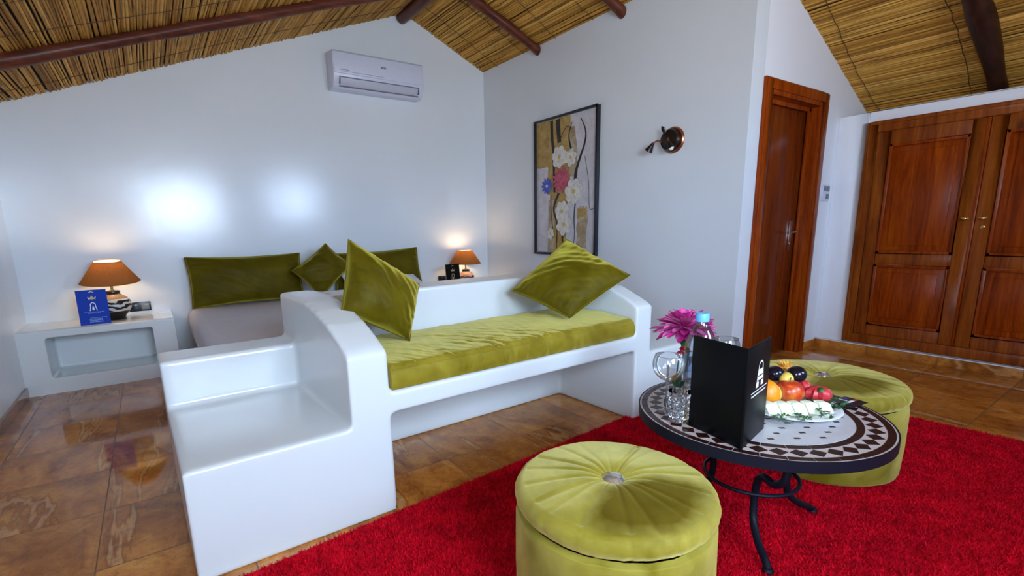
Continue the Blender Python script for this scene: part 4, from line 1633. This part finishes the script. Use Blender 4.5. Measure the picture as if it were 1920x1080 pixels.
# ------------------------------------------------------------------ poufs
def pouf(x, y, z, Rr, H, label, rot, seed):
    t = thing('pouf', label, 'pouf', (x, y, z), rot, 'round velvet poufs')
    zl = H * 0.775

    def bodyp(u, v):
        a = 2 * PI * u
        prof_ = [(0.93, 0.0), (0.985, 0.012), (0.99, 0.05), (1.0, 0.14), (1.0, zl - 0.03), (0.988, zl - 0.014), (0.93, zl - 0.006)]
        q = v * (len(prof_) - 1)
        i = min(int(q), len(prof_) - 2)
        rr = prof_[i][0] + (prof_[i + 1][0] - prof_[i][0]) * (q - i)
        zz = prof_[i][1] + (prof_[i + 1][1] - prof_[i][1]) * (q - i)
        w = 0.004 * noise.noise(Vector((math.cos(a) * 3, math.sin(a) * 3, zz * 5 + seed)))
        w += 0.0025 * noise.noise(Vector((math.cos(a) * 14, math.sin(a) * 14, zz * 2 + seed))) * (1 if zz < 0.06 or zz > zl - 0.05 else 0.3)
        rr = Rr * rr + w
        return (rr * math.cos(a), rr * math.sin(a), zz)
    b_ = MB()
    b_.grid(bodyp, 120, 36)
    b_.build('body', M_VELVETO, t, sharp=180)
    NP = 18
    rp_ = random.Random(seed)
    offs = [rp_.uniform(-0.08, 0.08) for _ in range(NP)]
    deps = [rp_.uniform(0.4, 1.2) for _ in range(NP)]

    def lid(u, v):
        a = 2 * PI * u
        # v: 0 lower edge of lid .. 1 centre
        if v < 0.30:
            q = v / 0.30
            ang = -PI / 2 + PI * q
            rr = Rr * 1.005 - 0.030 + 0.030 * math.cos(ang)
            zz = zl - 0.002 + (H * 0.085) + (H * 0.085) * math.sin(ang)
            if ang > 0:
                zz = zl - 0.002 + H * 0.085 + H * 0.085 * math.sin(ang)
        else:
            q = (v - 0.30) / 0.70
            rr = (Rr * 1.005 - 0.030) * (1 - q)
            zz = zl - 0.002 + H * 0.17 + 0.020 * math.sin(min(1, q * 1.05) * PI * 0.62) - (0.030 * max(0, (q - 0.62) / 0.38) ** 2)
        # pleats radiating from the button
        k = a / (2 * PI) * NP
        i = int(k) % NP
        best = 9
        dp = 1
        for j in (i - 1, i, i + 1):
            jj = j % NP
            dd = abs(k - (j + 0.5 + offs[jj] * 3))
            if dd < best:
                best, dp = dd, deps[jj]
        rad = rr / Rr
        wdt = 0.075 + 0.16 * (1 - rad)
        g = math.exp(-(best / wdt) ** 2) * dp
        amp = 0.0050 if v >= 0.30 else 0.0045 * max(0, math.sin(PI * v / 0.30))
        fade = min(1, rad * 5) * (1.0 if rad < 0.9 else 0.8)
        zz -= amp * g * fade if v > 0.12 else 0
        if v < 0.30:
            rr -= 0.0035 * g * math.sin(PI * v / 0.30)
            rr += 0.002 * noise.noise(Vector((math.cos(a) * 16, math.sin(a) * 16, v * 4 + seed)))
        zz += 0.003 * noise.noise(Vector((rr * math.cos(a) * 8, rr * math.sin(a) * 8, seed)))
        return (rr * math.cos(a), rr * math.sin(a), zz)
    l_ = MB()
    l_.grid(lid, 264, 60)
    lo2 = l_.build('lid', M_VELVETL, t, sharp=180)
    zb = lid(0, 0.995)[2]
    bt = MB()
    bt.lathe([(0.0, -0.006), (0.030, -0.006), (0.036, 0.003), (0.033, 0.011), (0.022, 0.019), (0.010, 0.022), (0, 0.022)], 14, (0, 0, zb + 0.006), cap=False)
    bt.build('button', M_CRYSTAL, t, smooth=False)
    return t


pouf(-2.470, -4.258, 0.012, 0.285, 0.405, 'round olive velvet pouf with crystal button in the foreground', 0.3, 1)
pouf(-0.985, -4.205, 0.012, 0.322, 0.420, 'round olive velvet pouf behind the mosaic table', -0.05, 6)

# ------------------------------------------------------------------ mosaic table
TC = (-1.771, -4.300)
TZ = 0.455
tb = thing('mosaic_table', 'round mosaic coffee table on black wrought-iron legs', 'table', (TC[0], TC[1], 0.012), R(-34.5))
zt = TZ - 0.012
TR_ = 0.403
rm = MB()
rm.lathe([(TR_ - 0.004, zt - 0.036), (TR_, zt - 0.036), (TR_, zt - 0.001), (TR_ - 0.004, zt - 0.001)], 96, cap=False)
rm.lathe([(TR_ - 0.004, zt - 0.036), (TR_ - 0.004, zt - 0.001)], 96, cap=False)
rm.build('rim', M_IRON, tb, sharp=30)
mo = MB()
mo.cur = 1
mo.lathe([(TR_ - 0.0045, zt - 0.030), (TR_ - 0.0045, zt - 0.002), (0.0, zt - 0.002)], 96, cap=False)


def mos(pts, mi, dz=0.0):
    mo.cur = mi
    z = zt - 0.0008 + dz
    n = len(pts)
    vs = [(a, c_, z) for a, c_ in pts] + [(a, c_, z - 0.0012) for a, c_ in pts]
    mo.add(vs, [tuple(range(n))] + [(i, i + n, (i + 1) % n + n, (i + 1) % n) for i in range(n)])


def pol(r_, a):
    return (r_ * math.cos(a), r_ * math.sin(a))


def arc_tiles(r0, r1, n, gap, mi):
    for k in range(n):
        a0 = 2 * PI * k / n + gap
        a1 = 2 * PI * (k + 1) / n - gap
        pts = [pol(r1, a0 + (a1 - a0) * i / 4) for i in range(5)] + [pol(r0, a1 - (a1 - a0) * i / 4) for i in range(5)]
        mos(pts, mi)


arc_tiles(0.372, 0.393, 34, 0.004, 2)
arc_tiles(0.292, 0.314, 28, 0.005, 2)
mos([pol(0.2895, 2 * PI * k / 64) for k in range(64)], 0)
ND = 40
for k in range(ND):
    a = 2 * PI * k / ND
    da = 2 * PI / ND * 0.47
    mos([pol(0.367, a), pol(0.343, a + da), pol(0.319, a), pol(0.343, a - da)], 2)
for i in range(-4, 5):
    for j in range(-6, 7):
        px = i * 0.082 + (0.041 if j % 2 else 0)
        py = j * 0.040
        if math.hypot(px, py) < 0.262:
            mos([(px - 0.0095, py - 0.005), (px + 0.0095, py - 0.005), (px + 0.0095, py + 0.005), (px - 0.0095, py + 0.005)], 2, 0.0004)
mo.build('mosaic_top', [M_TILEW, M_TILEP, M_TILEB], tb, sharp=30)
und = MB().lathe([(TR_ - 0.006, zt - 0.034), (TR_ - 0.006, zt - 0.031)], 64)
und.build('underside', M_IRON, tb)


def catmull(P, k=7):
    P = [Vector(p) for p in P]
    out = []
    for i in range(len(P) - 1):
        p0, p1, p2, p3 = P[max(i - 1, 0)], P[i], P[i + 1], P[min(i + 2, len(P) - 1)]
        for q in range(k):
            t = q / k
            out.append(0.5 * ((2 * p1) + (p2 - p0) * t + (2 * p0 - 5 * p1 + 4 * p2 - p3) * t * t + (3 * p1 - p0 - 3 * p2 + p3) * t ** 3))
    out.append(P[-1])
    return out


for ang in (-140, -25, 98):
    a = R(ang + 34.5)
    rzt = [(0.272, zt - 0.034, 7), (0.278, 0.345, 7), (0.272, 0.310, 6), (0.245, 0.284, 3), (0.215, 0.283, 0), (0.185, 0.278, -2), (0.158, 0.250, -5),
           (0.142, 0.185, -6), (0.155, 0.105, -6), (0.212, 0.055, -3), (0.262, 0.028, 0), (0.288, 0.008, 1)]
    rz = [(r_ * math.cos(a + R(d_)), r_ * math.sin(a + R(d_)), z) for r_, z, d_ in rzt]
    lg = MB()
    lg.tube(catmull(rz), 0.0125, 12)
    lg.lathe([(0.017, 0.0), (0.018, 0.006), (0.013, 0.016)], 14, (rz[-1][0], rz[-1][1], 0.0))
    lg.lathe([(0.022, zt - 0.040), (0.022, zt - 0.0345)], 14, (rz[0][0], rz[0][1], 0.0))
    lg.build('leg', M_IRON, tb)
rg = MB()
rg.tube([(0.156 * math.cos(2 * PI * i / 60), 0.156 * math.sin(2 * PI * i / 60), 0.195) for i in range(60)], 0.007, 8, closed=True)
rg.build('ring', M_IRON, tb)

# ------------------------------------------------------------------ things on the table
Z = TZ + 0.0005
mn = thing('menu_folder', 'black menu folder standing open on the mosaic table', 'menu', (-2.121, -4.437, Z))
Mh = 0.308


def leaf(name, tgt):
    d_ = Vector((tgt[0] + 2.121, tgt[1] + 4.437, 0))
    ln_ = d_.length
    d_.normalize()
    n_ = Vector((-d_.y, d_.x, 0)) * 0.003
    m_ = MB()
    m_.add([tuple(p) for p in (-n_, d_ * ln_ - n_, d_ * ln_ + n_, n_)] + [tuple(p + Vector((0, 0, Mh))) for p in (-n_, d_ * ln_ - n_, d_ * ln_ + n_, n_)],
           [(3, 2, 1, 0), (4, 5, 6, 7), (0, 1, 5, 4), (1, 2, 6, 5), (2, 3, 7, 6), (3, 0, 4, 7)])
    return m_.build(name, M_BLACK, mn, bevel=0.0015), d_, ln_


leaf('rear_cover', (-2.070, -4.230))
fc, fd, fl = leaf('front_cover', (-1.915, -4.397))
MB().tube([(0, 0, 0.0), (0, 0, Mh)], 0.0045, 10).build('spine', M_BLACK, mn)
em = MB()
fn = Vector((fd.y, -fd.x, 0)) * 0.0036


def eq(pts):
    em.add([tuple(fd * (a * fl) + fn + Vector((0, 0, z * Mh))) for a, z in pts], [tuple(range(len(pts)))])


cx_ = 0.56
ang_ = [PI * i / 10 for i in range(11)]
eq([(cx_ + 0.10 * math.cos(t), 0.76 + 0.055 * math.sin(t)) for t in ang_] + [(cx_ + 0.075 * math.cos(t), 0.76 + 0.038 * math.sin(t)) for t in reversed(ang_)])
for s_ in (-1, 1):
    eq([(cx_ + s_ * 0.075, 0.76), (cx_ + s_ * 0.10, 0.76), (cx_ + s_ * 0.17, 0.55), (cx_ + s_ * 0.145, 0.55)])
eq([(cx_ - 0.08, 0.73), (cx_ + 0.08, 0.73), (cx_ + 0.10, 0.67), (cx_ - 0.10, 0.67)])
eq([(cx_ - 0.10, 0.655), (cx_ + 0.11, 0.655), (cx_ + 0.12, 0.62), (cx_ - 0.11, 0.62)])
eq([(cx_ - 0.13, 0.605), (cx_ - 0.05, 0.605), (cx_ - 0.05, 0.55), (cx_ - 0.14, 0.55)])
eq([(cx_ + 0.13, 0.605), (cx_ + 0.05, 0.605), (cx_ + 0.05, 0.55), (cx_ + 0.14, 0.55)])
eq([(0.20, 0.515), (0.92, 0.515), (0.92, 0.525), (0.20, 0.525)])
a = 0.22
rr = random.Random(5)
while a < 0.86:
    w_ = rr.uniform(0.03, 0.06)
    eq([(a, 0.475), (a + w_, 0.475), (a + w_, 0.492), (a, 0.492)])
    a += w_ + 0.016
em.build('emblem', M_WHITE, fc)

# water bottle
wb = thing('water_bottle', 'clear plastic water bottle with blue cap behind the menu folder', 'bottle', (-1.925, -4.165, Z))
MB().lathe([(0.0, 0.002), (0.046, 0.0), (0.053, 0.008), (0.0525, 0.05), (0.050, 0.055), (0.0525, 0.06), (0.0525, 0.10), (0.050, 0.105), (0.0525, 0.11), (0.053, 0.215),
            (0.051, 0.245), (0.041, 0.280), (0.026, 0.306), (0.0195, 0.317), (0.0195, 0.330)], 36, cap=False).build('bottle_body', M_PET, wb, sharp=60)
MB().lathe([(0.0, 0.354), (0.0215, 0.354), (0.023, 0.351), (0.023, 0.326), (0.0195, 0.326)], 24, cap=False).build('cap', M_CAP, wb)
MB().lathe([(0.0536, 0.125), (0.0536, 0.205)], 36, cap=False).build('bottle_label', thinglass('blue_tinted_label', 0.2, (0.62, 0.76, 0.92)), wb)


def wine_glass(x, y, label, h_=0.212, rb=0.055):
    g = thing('wine_glass', label, 'glass', (x, y, Z))
    zb = h_ * 0.57
    hb = h_ - zb
    out_ = [(0.0, 0.004), (0.030, 0.0015), (0.033, 0.0), (0.034, 0.003), (0.012, 0.008), (0.0045, 0.020), (0.0045, zb - 0.012), (0.010, zb - 0.002)]
    for i in range(1, 13):
        t = i / 12
        ph = PI * (0.09 + 0.59 * t)
        out_.append((rb * math.sin(ph), zb + hb * (math.cos(PI * 0.09) - math.cos(ph)) / (math.cos(PI * 0.09) - math.cos(PI * 0.68))))
    MB().lathe(out_, 36, cap=False).build('bowl', M_GLASS, g, sharp=80)
    MB().tube([(out_[-1][0] * math.cos(2 * PI * i / 36), out_[-1][0] * math.sin(2 * PI * i / 36), h_) for i in range(36)], 0.0012, 6, closed=True).build('lip', M_GLASS, g)
    return g


wg = wine_glass(-2.038, -4.119, 'balloon wine glass at the left edge of the mosaic table')
wine_glass(-1.830, -4.205, 'empty wine glass behind the open menu folder', 0.256, 0.046)


def tumbler(x, y, label):
    g = thing('tumbler', label, 'glass', (x, y, Z))
    b_ = MB()

    def fn_(u, v):
        a_ = 2 * PI * u
        r_ = 0.034 + 0.006 * v
        if v < 0.8:
            r_ += 0.0016 * (1 if (int(u * 28) + int(v * 9)) % 2 else -1)
        return (r_ * math.cos(a_), r_ * math.sin(a_), 0.002 + v * 0.105)
    b_.grid(fn_, 56, 18)
    b_.lathe([(0.0, 0.002), (0.034, 0.002)], 36, cap=False)
    b_.lathe([(0.0, 0.016), (0.0315, 0.016), (0.0365, 0.107)], 36, cap=False)
    b_.build('glass_body', M_CUT, g, sharp=20)
    return g


tumbler(-2.075, -4.195, 'cut-glass tumbler in front of the wine glass')
tumbler(-1.993, -4.229, 'cut-glass tumbler against the menu folder, beside the other tumbler')

# flowers: a big magenta bloom and a small red one in a slim glass
fv = thing('flower_glass', 'slim glass holding flower stems behind the tumblers', 'vase', (-1.957, -4.088, Z))
MB().lathe([(0.0, 0.003), (0.026, 0.0), (0.028, 0.01), (0.028, 0.15)], 28, cap=False).build('glass_body', M_GLASS, fv, sharp=70)


def bloom(pos, rad, stem, mats, label, layers, seed, leaf_=None):
    t = thing('flower', label, 'flower', pos)
    rnd = random.Random(seed)
    for li, mt in enumerate(mats):
        pm_ = MB()
        for (el, n, ln_, wd_) in layers[li]:
            for k in range(n):
                az = 2 * PI * k / n + rnd.uniform(-0.2, 0.2)
                e_ = R(el) + rnd.uniform(-0.15, 0.15)
                l2_ = ln_ * rad * rnd.uniform(0.85, 1.1)
                w2_ = wd_ * rad
                d_ = Vector((math.cos(az) * math.cos(e_), math.sin(az) * math.cos(e_), math.sin(e_)))
                s_ = Vector((-math.sin(az), math.cos(az), 0))
                up_ = s_.cross(d_) * -1

                def pp(u, v):
                    q = 0.12 + 0.88 * v
                    wv = w2_ * (0.35 + 0.65 * math.sin(min(1.0, v * 1.15) * PI / 2)) * (1.0 if v < 0.8 else math.sqrt(max(0.0, 1 - ((v - 0.8) / 0.21) ** 2)))
                    return d_ * (q * l2_) + s_ * ((u - 0.5) * 2 * wv) + up_ * ((abs(u - 0.5) * 2) ** 2 * wv * 0.4 - 0.12 * l2_ * v * v)
                pm_.grid(pp, 4, 6)
        pm_.build('petals', mt, t, sharp=180)
    s = MB()
    s.tube(catmull(stem, 5), 0.003, 8)
    s.build('stem', M_LEAF, t)
    if leaf_:
        lb = MB()
        for (p, q, w_) in leaf_:
            p, q = Vector(p), Vector(q)
            d_ = (q - p)
            sd_ = d_.cross(Vector((0.3, 0.2, 1))).normalized()
            lb.grid(lambda u, v: p + d_ * v + sd_ * ((u - 0.5) * 2 * w_ * math.sin(PI * min(1, v * 0.97 + 0.02)) ** 0.8) + Vector((0, 0, 0.01 * math.sin(PI * v))), 4, 8)
        lb.build('leaves', M_LEAF, t, sharp=180)


bloom((-1.830, -4.035, Z + 0.268), 0.118, [(0, 0, -0.03), (-0.055, -0.018, -0.12), (-0.127, -0.053, -0.255)], [M_PINK, M_PINKL],
      'large magenta many-petalled flower behind the bottle', [[(-10, 20, 0.92, 0.12), (2, 22, 1.0, 0.12), (24, 20, 0.88, 0.12), (50, 16, 0.74, 0.12), (76, 9, 0.64, 0.12)], [(-4, 12, 1.0, 0.10), (12, 20, 0.95, 0.11), (36, 18, 0.82, 0.11), (62, 12, 0.70, 0.11)]], 3,
      [((0, 0, -0.03), (-0.05, -0.035, -0.075), 0.016), ((-0.03, -0.02, -0.17), (-0.055, -0.085, -0.08), 0.014)])
bloom((-1.897, -4.082, Z + 0.193), 0.027, [(0, 0, -0.004), (-0.02, -0.002, -0.07), (-0.060, -0.006, -0.180)], [M_REDP],
      'small crimson flower above the wine glass', [[(0, 7, 1.0, 0.4), (40, 6, 0.9, 0.4), (75, 4, 0.8, 0.4)]], 9,
      [((-0.05, -0.005, -0.13), (-0.085, -0.035, -0.06), 0.017), ((-0.05, -0.005, -0.15), (-0.055, -0.045, -0.09), 0.015)])

# fruit plate
PC = Vector((-1.668, -4.360, Z))
pl = MB()
pl.lathe([(0.0, 0.006), (0.10, 0.006), (0.125, 0.010), (0.163, 0.018), (0.165, 0.016), (0.128, 0.005), (0.10, 0.0), (0.0, 0.0)], 64, cap=False)
o = pl.build('plate', M_PORC, None, sharp=60)
o.location = PC
tag(o, 'white round plate carrying the cut fruit', 'plate')


def fruit(name, c_, r_, mt, label, sc=(1, 1, 1), group=None, stem=False, dimple=0.0, cat='fruit'):
    t = MB()
    segs, rings = 28, 18
    vs, fs = [], []
    for i in range(rings + 1):
        th_ = PI * i / rings
        for k in range(segs):
            a_ = 2 * PI * k / segs
            q = 1 - dimple * math.exp(-((PI - th_) / 0.35) ** 2) - dimple * 0.5 * math.exp(-(th_ / 0.35) ** 2)
            vs.append((r_ * sc[0] * math.sin(th_) * math.cos(a_), r_ * sc[1] * math.sin(th_) * math.sin(a_), -r_ * sc[2] * math.cos(th_) * q))
    for i in range(rings):
        for k in range(segs):
            k2 = (k + 1) % segs
            fs.append((i * segs + k, i * segs + k2, (i + 1) * segs + k2, (i + 1) * segs + k))
    t.add(vs, fs)
    o_ = t.build(name, mt, None, sharp=180)
    o_.location = c_
    if stem:
        s = MB().tube([(0, 0, r_ * sc[2] * (1 - dimple) - 0.002), (0.002, 0, r_ * sc[2] + 0.008)], 0.0018, 6)
        s.build('stem', M_LEAF, o_)
    return tag(o_, label, cat, group)


ZP = Z + 0.008
fruit('nectarine', (-1.637, -4.346, ZP + 0.046), 0.047, M_NECT, 'red and orange nectarine in the middle of the fruit plate', (1.02, 1.02, 0.95), stem=True, dimple=0.16)
fruit('nectarine', (-1.672, -4.268, ZP + 0.042), 0.043, M_NECT, 'dark red nectarine half hidden behind the menu folder on the plate', (1, 1, 0.96), dimple=0.16)
fruit('plum', (-1.620, -4.283, Z + 0.104), 0.031, M_PLUM, 'dark plum on the left, touching the menu folder edge', (1.12, 1, 0.92), 'dark plums on the fruit plate')
fruit('plum', (-1.575, -4.338, Z + 0.105), 0.032, M_PLUM, 'dark plum on the right, above the red fruit pieces', (1.05, 1.05, 0.97), 'dark plums on the fruit plate')
# orange and lemon pieces
o = MB()


def wedge(u, v):
    a_ = PI * (u - 0.5) * 0.98
    b__ = -PI / 2 + PI * v
    return (0.052 * math.cos(b__) * math.sin(a_) * 0.8, 0.052 * math.cos(b__) * math.cos(a_) * 0.75, 0.052 * math.sin(b__))


o.grid(wedge, 16, 16)
ow = o.build('orange_wedge', M_ORANGE, None, sharp=180)
ow.location = (-1.738, -4.318, ZP + 0.050)
ow.rotation_euler = (R(8), R(6), R(130))
tag(ow, 'orange wedge standing next to the menu folder', 'fruit')
MB().lathe([(0, 0), (0.045, 0), (0.045, 0.003), (0, 0.003)], 28, (0, 0.004, 0), Matrix.Rotation(R(90), 3, 'X'), cap=False).build('cut_face', M_CARVEY, ow)
fruit('lemon_piece', (-1.612, -4.322, Z + 0.092), 0.026, M_CARVEY, 'yellow fruit piece between the two plums', (1.2, 0.9, 0.9))
# supporting heap under the upper fruit
fruit('papaya_chunk', (-1.560, -4.285, ZP + 0.043), 0.043, M_CARVEY, 'yellow papaya chunk under the carved fruit at the back of the plate', (1.2, 1.1, 1.0))

# carved fruit star
cvf = MB()
for k in range(11):
    az = 2 * PI * k / 11
    for (e_, ln_, w_) in ((R(22), 0.055, 0.011), (R(55), 0.045, 0.009)):
        az2 = az + (0.28 if e_ > 0.5 else 0)
        d_ = Vector((math.cos(az2) * math.cos(e_), math.sin(az2) * math.cos(e_), math.sin(e_)))
        s_ = Vector((-math.sin(az2), math.cos(az2), 0))
        cvf.cur = 0 if k % 3 else 1
        cvf.add([tuple(s_ * w_ * 0.7), tuple(d_ * ln_ * 0.5 + s_ * w_), tuple(d_ * ln_), tuple(d_ * ln_ * 0.5 - s_ * w_), tuple(-s_ * w_ * 0.7), tuple(d_ * ln_ * 0.4 + Vector((0, 0, 0.006)))],
                [(0, 1, 5), (1, 2, 5), (2, 3, 5), (3, 4, 5), (4, 0, 5), (0, 4, 3, 2, 1)])
cvf.sphere((0, 0, 0.0), 0.020, 14, 8)
o = cvf.build('carved_fruit', [M_CARVE, M_CARVEY], None, smooth=False)
o.location = (-1.525, -4.278, Z + 0.098)
tag(o, 'orange carved fruit star at the back of the plate', 'fruit')


# red jagged pieces
def jag(c_, r_, label, seed):
    rnd = random.Random(seed)
    m_ = MB()
    vs, fs = [], []
    segs, rings = 18, 8
    for i in range(rings + 1):
        th_ = PI * i / rings
        for k in range(segs):
            a_ = 2 * PI * k / segs
            q = r_ * (1.15 if k % 2 else 0.86) * rnd.uniform(0.92, 1.08) if 0 < i < rings else r_ * 0.8
            vs.append((q * math.sin(th_) * math.cos(a_), q * math.sin(th_) * math.sin(a_), -r_ * 0.78 * math.cos(th_)))
    for i in range(rings):
        for k in range(segs):
            k2 = (k + 1) % segs
            fs.append((i * segs + k, i * segs + k2, (i + 1) * segs + k2, (i + 1) * segs + k))
    m_.add(vs, fs)
    o_ = m_.build('red_fruit_piece', M_WATERM, None, sharp=40)
    o_.location = c_
    return tag(o_, label, 'fruit')


jag((-1.537, -4.340, ZP + 0.046), 0.031, 'jagged red fruit piece under the right plum', 1)
q = jag((-1.552, -4.408, ZP + 0.034), 0.039, 'jagged red fruit piece with dark centre beside the nectarine', 2)
MB().lathe([(0, 0), (0.012, 0.0), (0.006, 0.005), (0, 0.006)], 10, (-0.022, -0.014, 0.024), Matrix.Rotation(R(-50), 3, 'Y'), cap=False).build('dark_centre', M_LEAF, q)

# melon slices in a row
mel_lab = ['melon slice at the left end of the pale row, next to the orange wedge', 'second melon slice from the left in the pale row', 'middle melon slice of the pale row',
           'second melon slice from the right in the pale row', 'melon slice at the right end of the pale row, near the coffee sachet']
a0, a1 = Vector((-1.795, -4.372, ZP)), Vector((-1.630, -4.466, ZP))
mdir = (a1 - a0).normalized()
mang = math.atan2(mdir.y, mdir.x)


def melon_mesh():
    m_ = MB()
    w_, h_, d_ = 0.046, 0.050, 0.040
    # leaning slab with a curved rind at the back
    for (y0, y1, mi) in ((-d_ / 2, d_ / 2 - 0.006, 0), (d_ / 2 - 0.006, d_ / 2, 1)):
        m_.cur = mi
        vs = []
        for y in (y0, y1):
            for i in range(7):
                t = i / 6
                vs.append((-w_ / 2 + w_ * t, y, 0.0))
            for i in range(7):
                t = 1 - i / 6
                vs.append((-w_ / 2 + w_ * t - 0.024, y * 0.85, h_ * (0.90 + 0.10 * math.sin(PI * t))))
        n = 14
        fs = [tuple(range(n - 1, -1, -1)), tuple(range(n, 2 * n))] + [(i, (i + 1) % n, n + (i + 1) % n, n + i) for i in range(n)]
        m_.add(vs, fs)
    return m_.mesh('melon_slice', bevel=0.003)


mel = melon_mesh()
mel.materials.append(M_MELON)
mel.materials.append(M_RIND)
for i, lb_ in enumerate(mel_lab):
    o = bpy.data.objects.new('melon_slice', mel)
    COL.objects.link(o)
    o.location = a0.lerp(a1, i / 4)
    o.rotation_euler = (0, R(2 * i), mang)
    s_ = 1.0 - 0.05 * i
    o.scale = (1, s_, s_)
    tag(o, lb_, 'fruit', 'pale melon slices on the fruit plate')


# parsley
def parsley(c_, n, spread, label, seed):
    rnd = random.Random(seed)
    m_ = MB()
    for k in range(n):
        px, py = rnd.uniform(-spread, spread), rnd.uniform(-spread, spread)
        pz = rnd.uniform(0.002, 0.016)
        az = rnd.uniform(0, 2 * PI)
        for j in range(3):
            a_ = az + (j - 1) * 0.9
            ln_ = rnd.uniform(0.010, 0.018)
            d_ = Vector((math.cos(a_), math.sin(a_), rnd.uniform(-0.1, 0.5)))
            s_ = Vector((-math.sin(a_), math.cos(a_), 0)) * 0.0045
            p = Vector((px, py, pz))
            m_.add([tuple(p), tuple(p + d_ * ln_ * 0.55 + s_), tuple(p + d_ * ln_), tuple(p + d_ * ln_ * 0.55 - s_)], [(0, 1, 2, 3)])
    m_.tube([(-spread, 0, 0.003), (0, 0.004, 0.006), (spread, 0, 0.003)], 0.0012, 5)
    o_ = m_.build('parsley_sprig', M_HERB, None, smooth=False)
    o_.location = c_
    tag(o_, label, 'herb')


parsley((-1.835, -4.420, ZP + 0.006), 14, 0.026, 'parsley sprig at the front left edge of the plate', 1)
parsley((-1.775, -4.450, ZP + 0.006), 12, 0.022, 'parsley sprig in front of the left melon slices', 2)
parsley((-1.700, -4.488, ZP + 0.008), 14, 0.024, 'parsley sprig in front of the right melon slices', 3)
parsley((-1.592, -4.478, ZP + 0.010), 16, 0.022, 'parsley sprig between plate rim and coffee sachet', 4)
parsley((-1.535, -4.435, ZP + 0.008), 34, 0.030, 'bushy parsley behind the right end of the melon row', 5)
parsley((-1.575, -4.415, ZP + 0.006), 22, 0.026, 'parsley tuft under the red fruit pieces', 6)

# sachet
sp = thing('sachet', 'black coffee sachet with red, white and green stripe beside the plate', 'sachet', (-1.452, -4.466, Z), R(-97))
sb = MB()
SW, SH = 0.082, 0.125   # local x along its width (image right), y up


def sach(u, v, top):
    x = (u - 0.5) * SW
    y = (v - 0.5) * SH
    e = (max(0, 1 - (2 * u - 1) ** 4) * max(0, 1 - (2 * v - 1) ** 4)) ** 0.6
    return (x, y, 0.004 + (0.006 * e if top else -0.003 * e))


sb.grid(lambda u, v: sach(u, v, True), 12, 16)
sb.grid(lambda u, v: sach(u, v, False), 12, 16)
so = sb.build('sachet_body', M_BLACKP, sp, sharp=70)
st_ = MB()


def sq(u0, u1, v0, v1, mi):
    st_.cur = mi
    st_.grid(lambda u, v: tuple(Vector(sach(u0 + (u1 - u0) * u, v0 + (v1 - v0) * v, True)) + Vector((0, 0, 0.0006))), 4, 4)


sq(0.56, 0.70, 0.66, 0.97, 0)
sq(0.56, 0.70, 0.37, 0.65, 1)
sq(0.56, 0.70, 0.06, 0.36, 2)
sq(0.20, 0.40, 0.58, 0.76, 3)
for i in range(6):
    sq(0.08 + i * 0.075, 0.135 + i * 0.075, 0.44, 0.52, 1)
for i in range(5):
    sq(0.16 + i * 0.05, 0.195 + i * 0.05, 0.10, 0.14, 1)
st_.build('printed_stripe', [M_SRED, M_WHITE, M_SGREEN, M_SVIOLET], so)
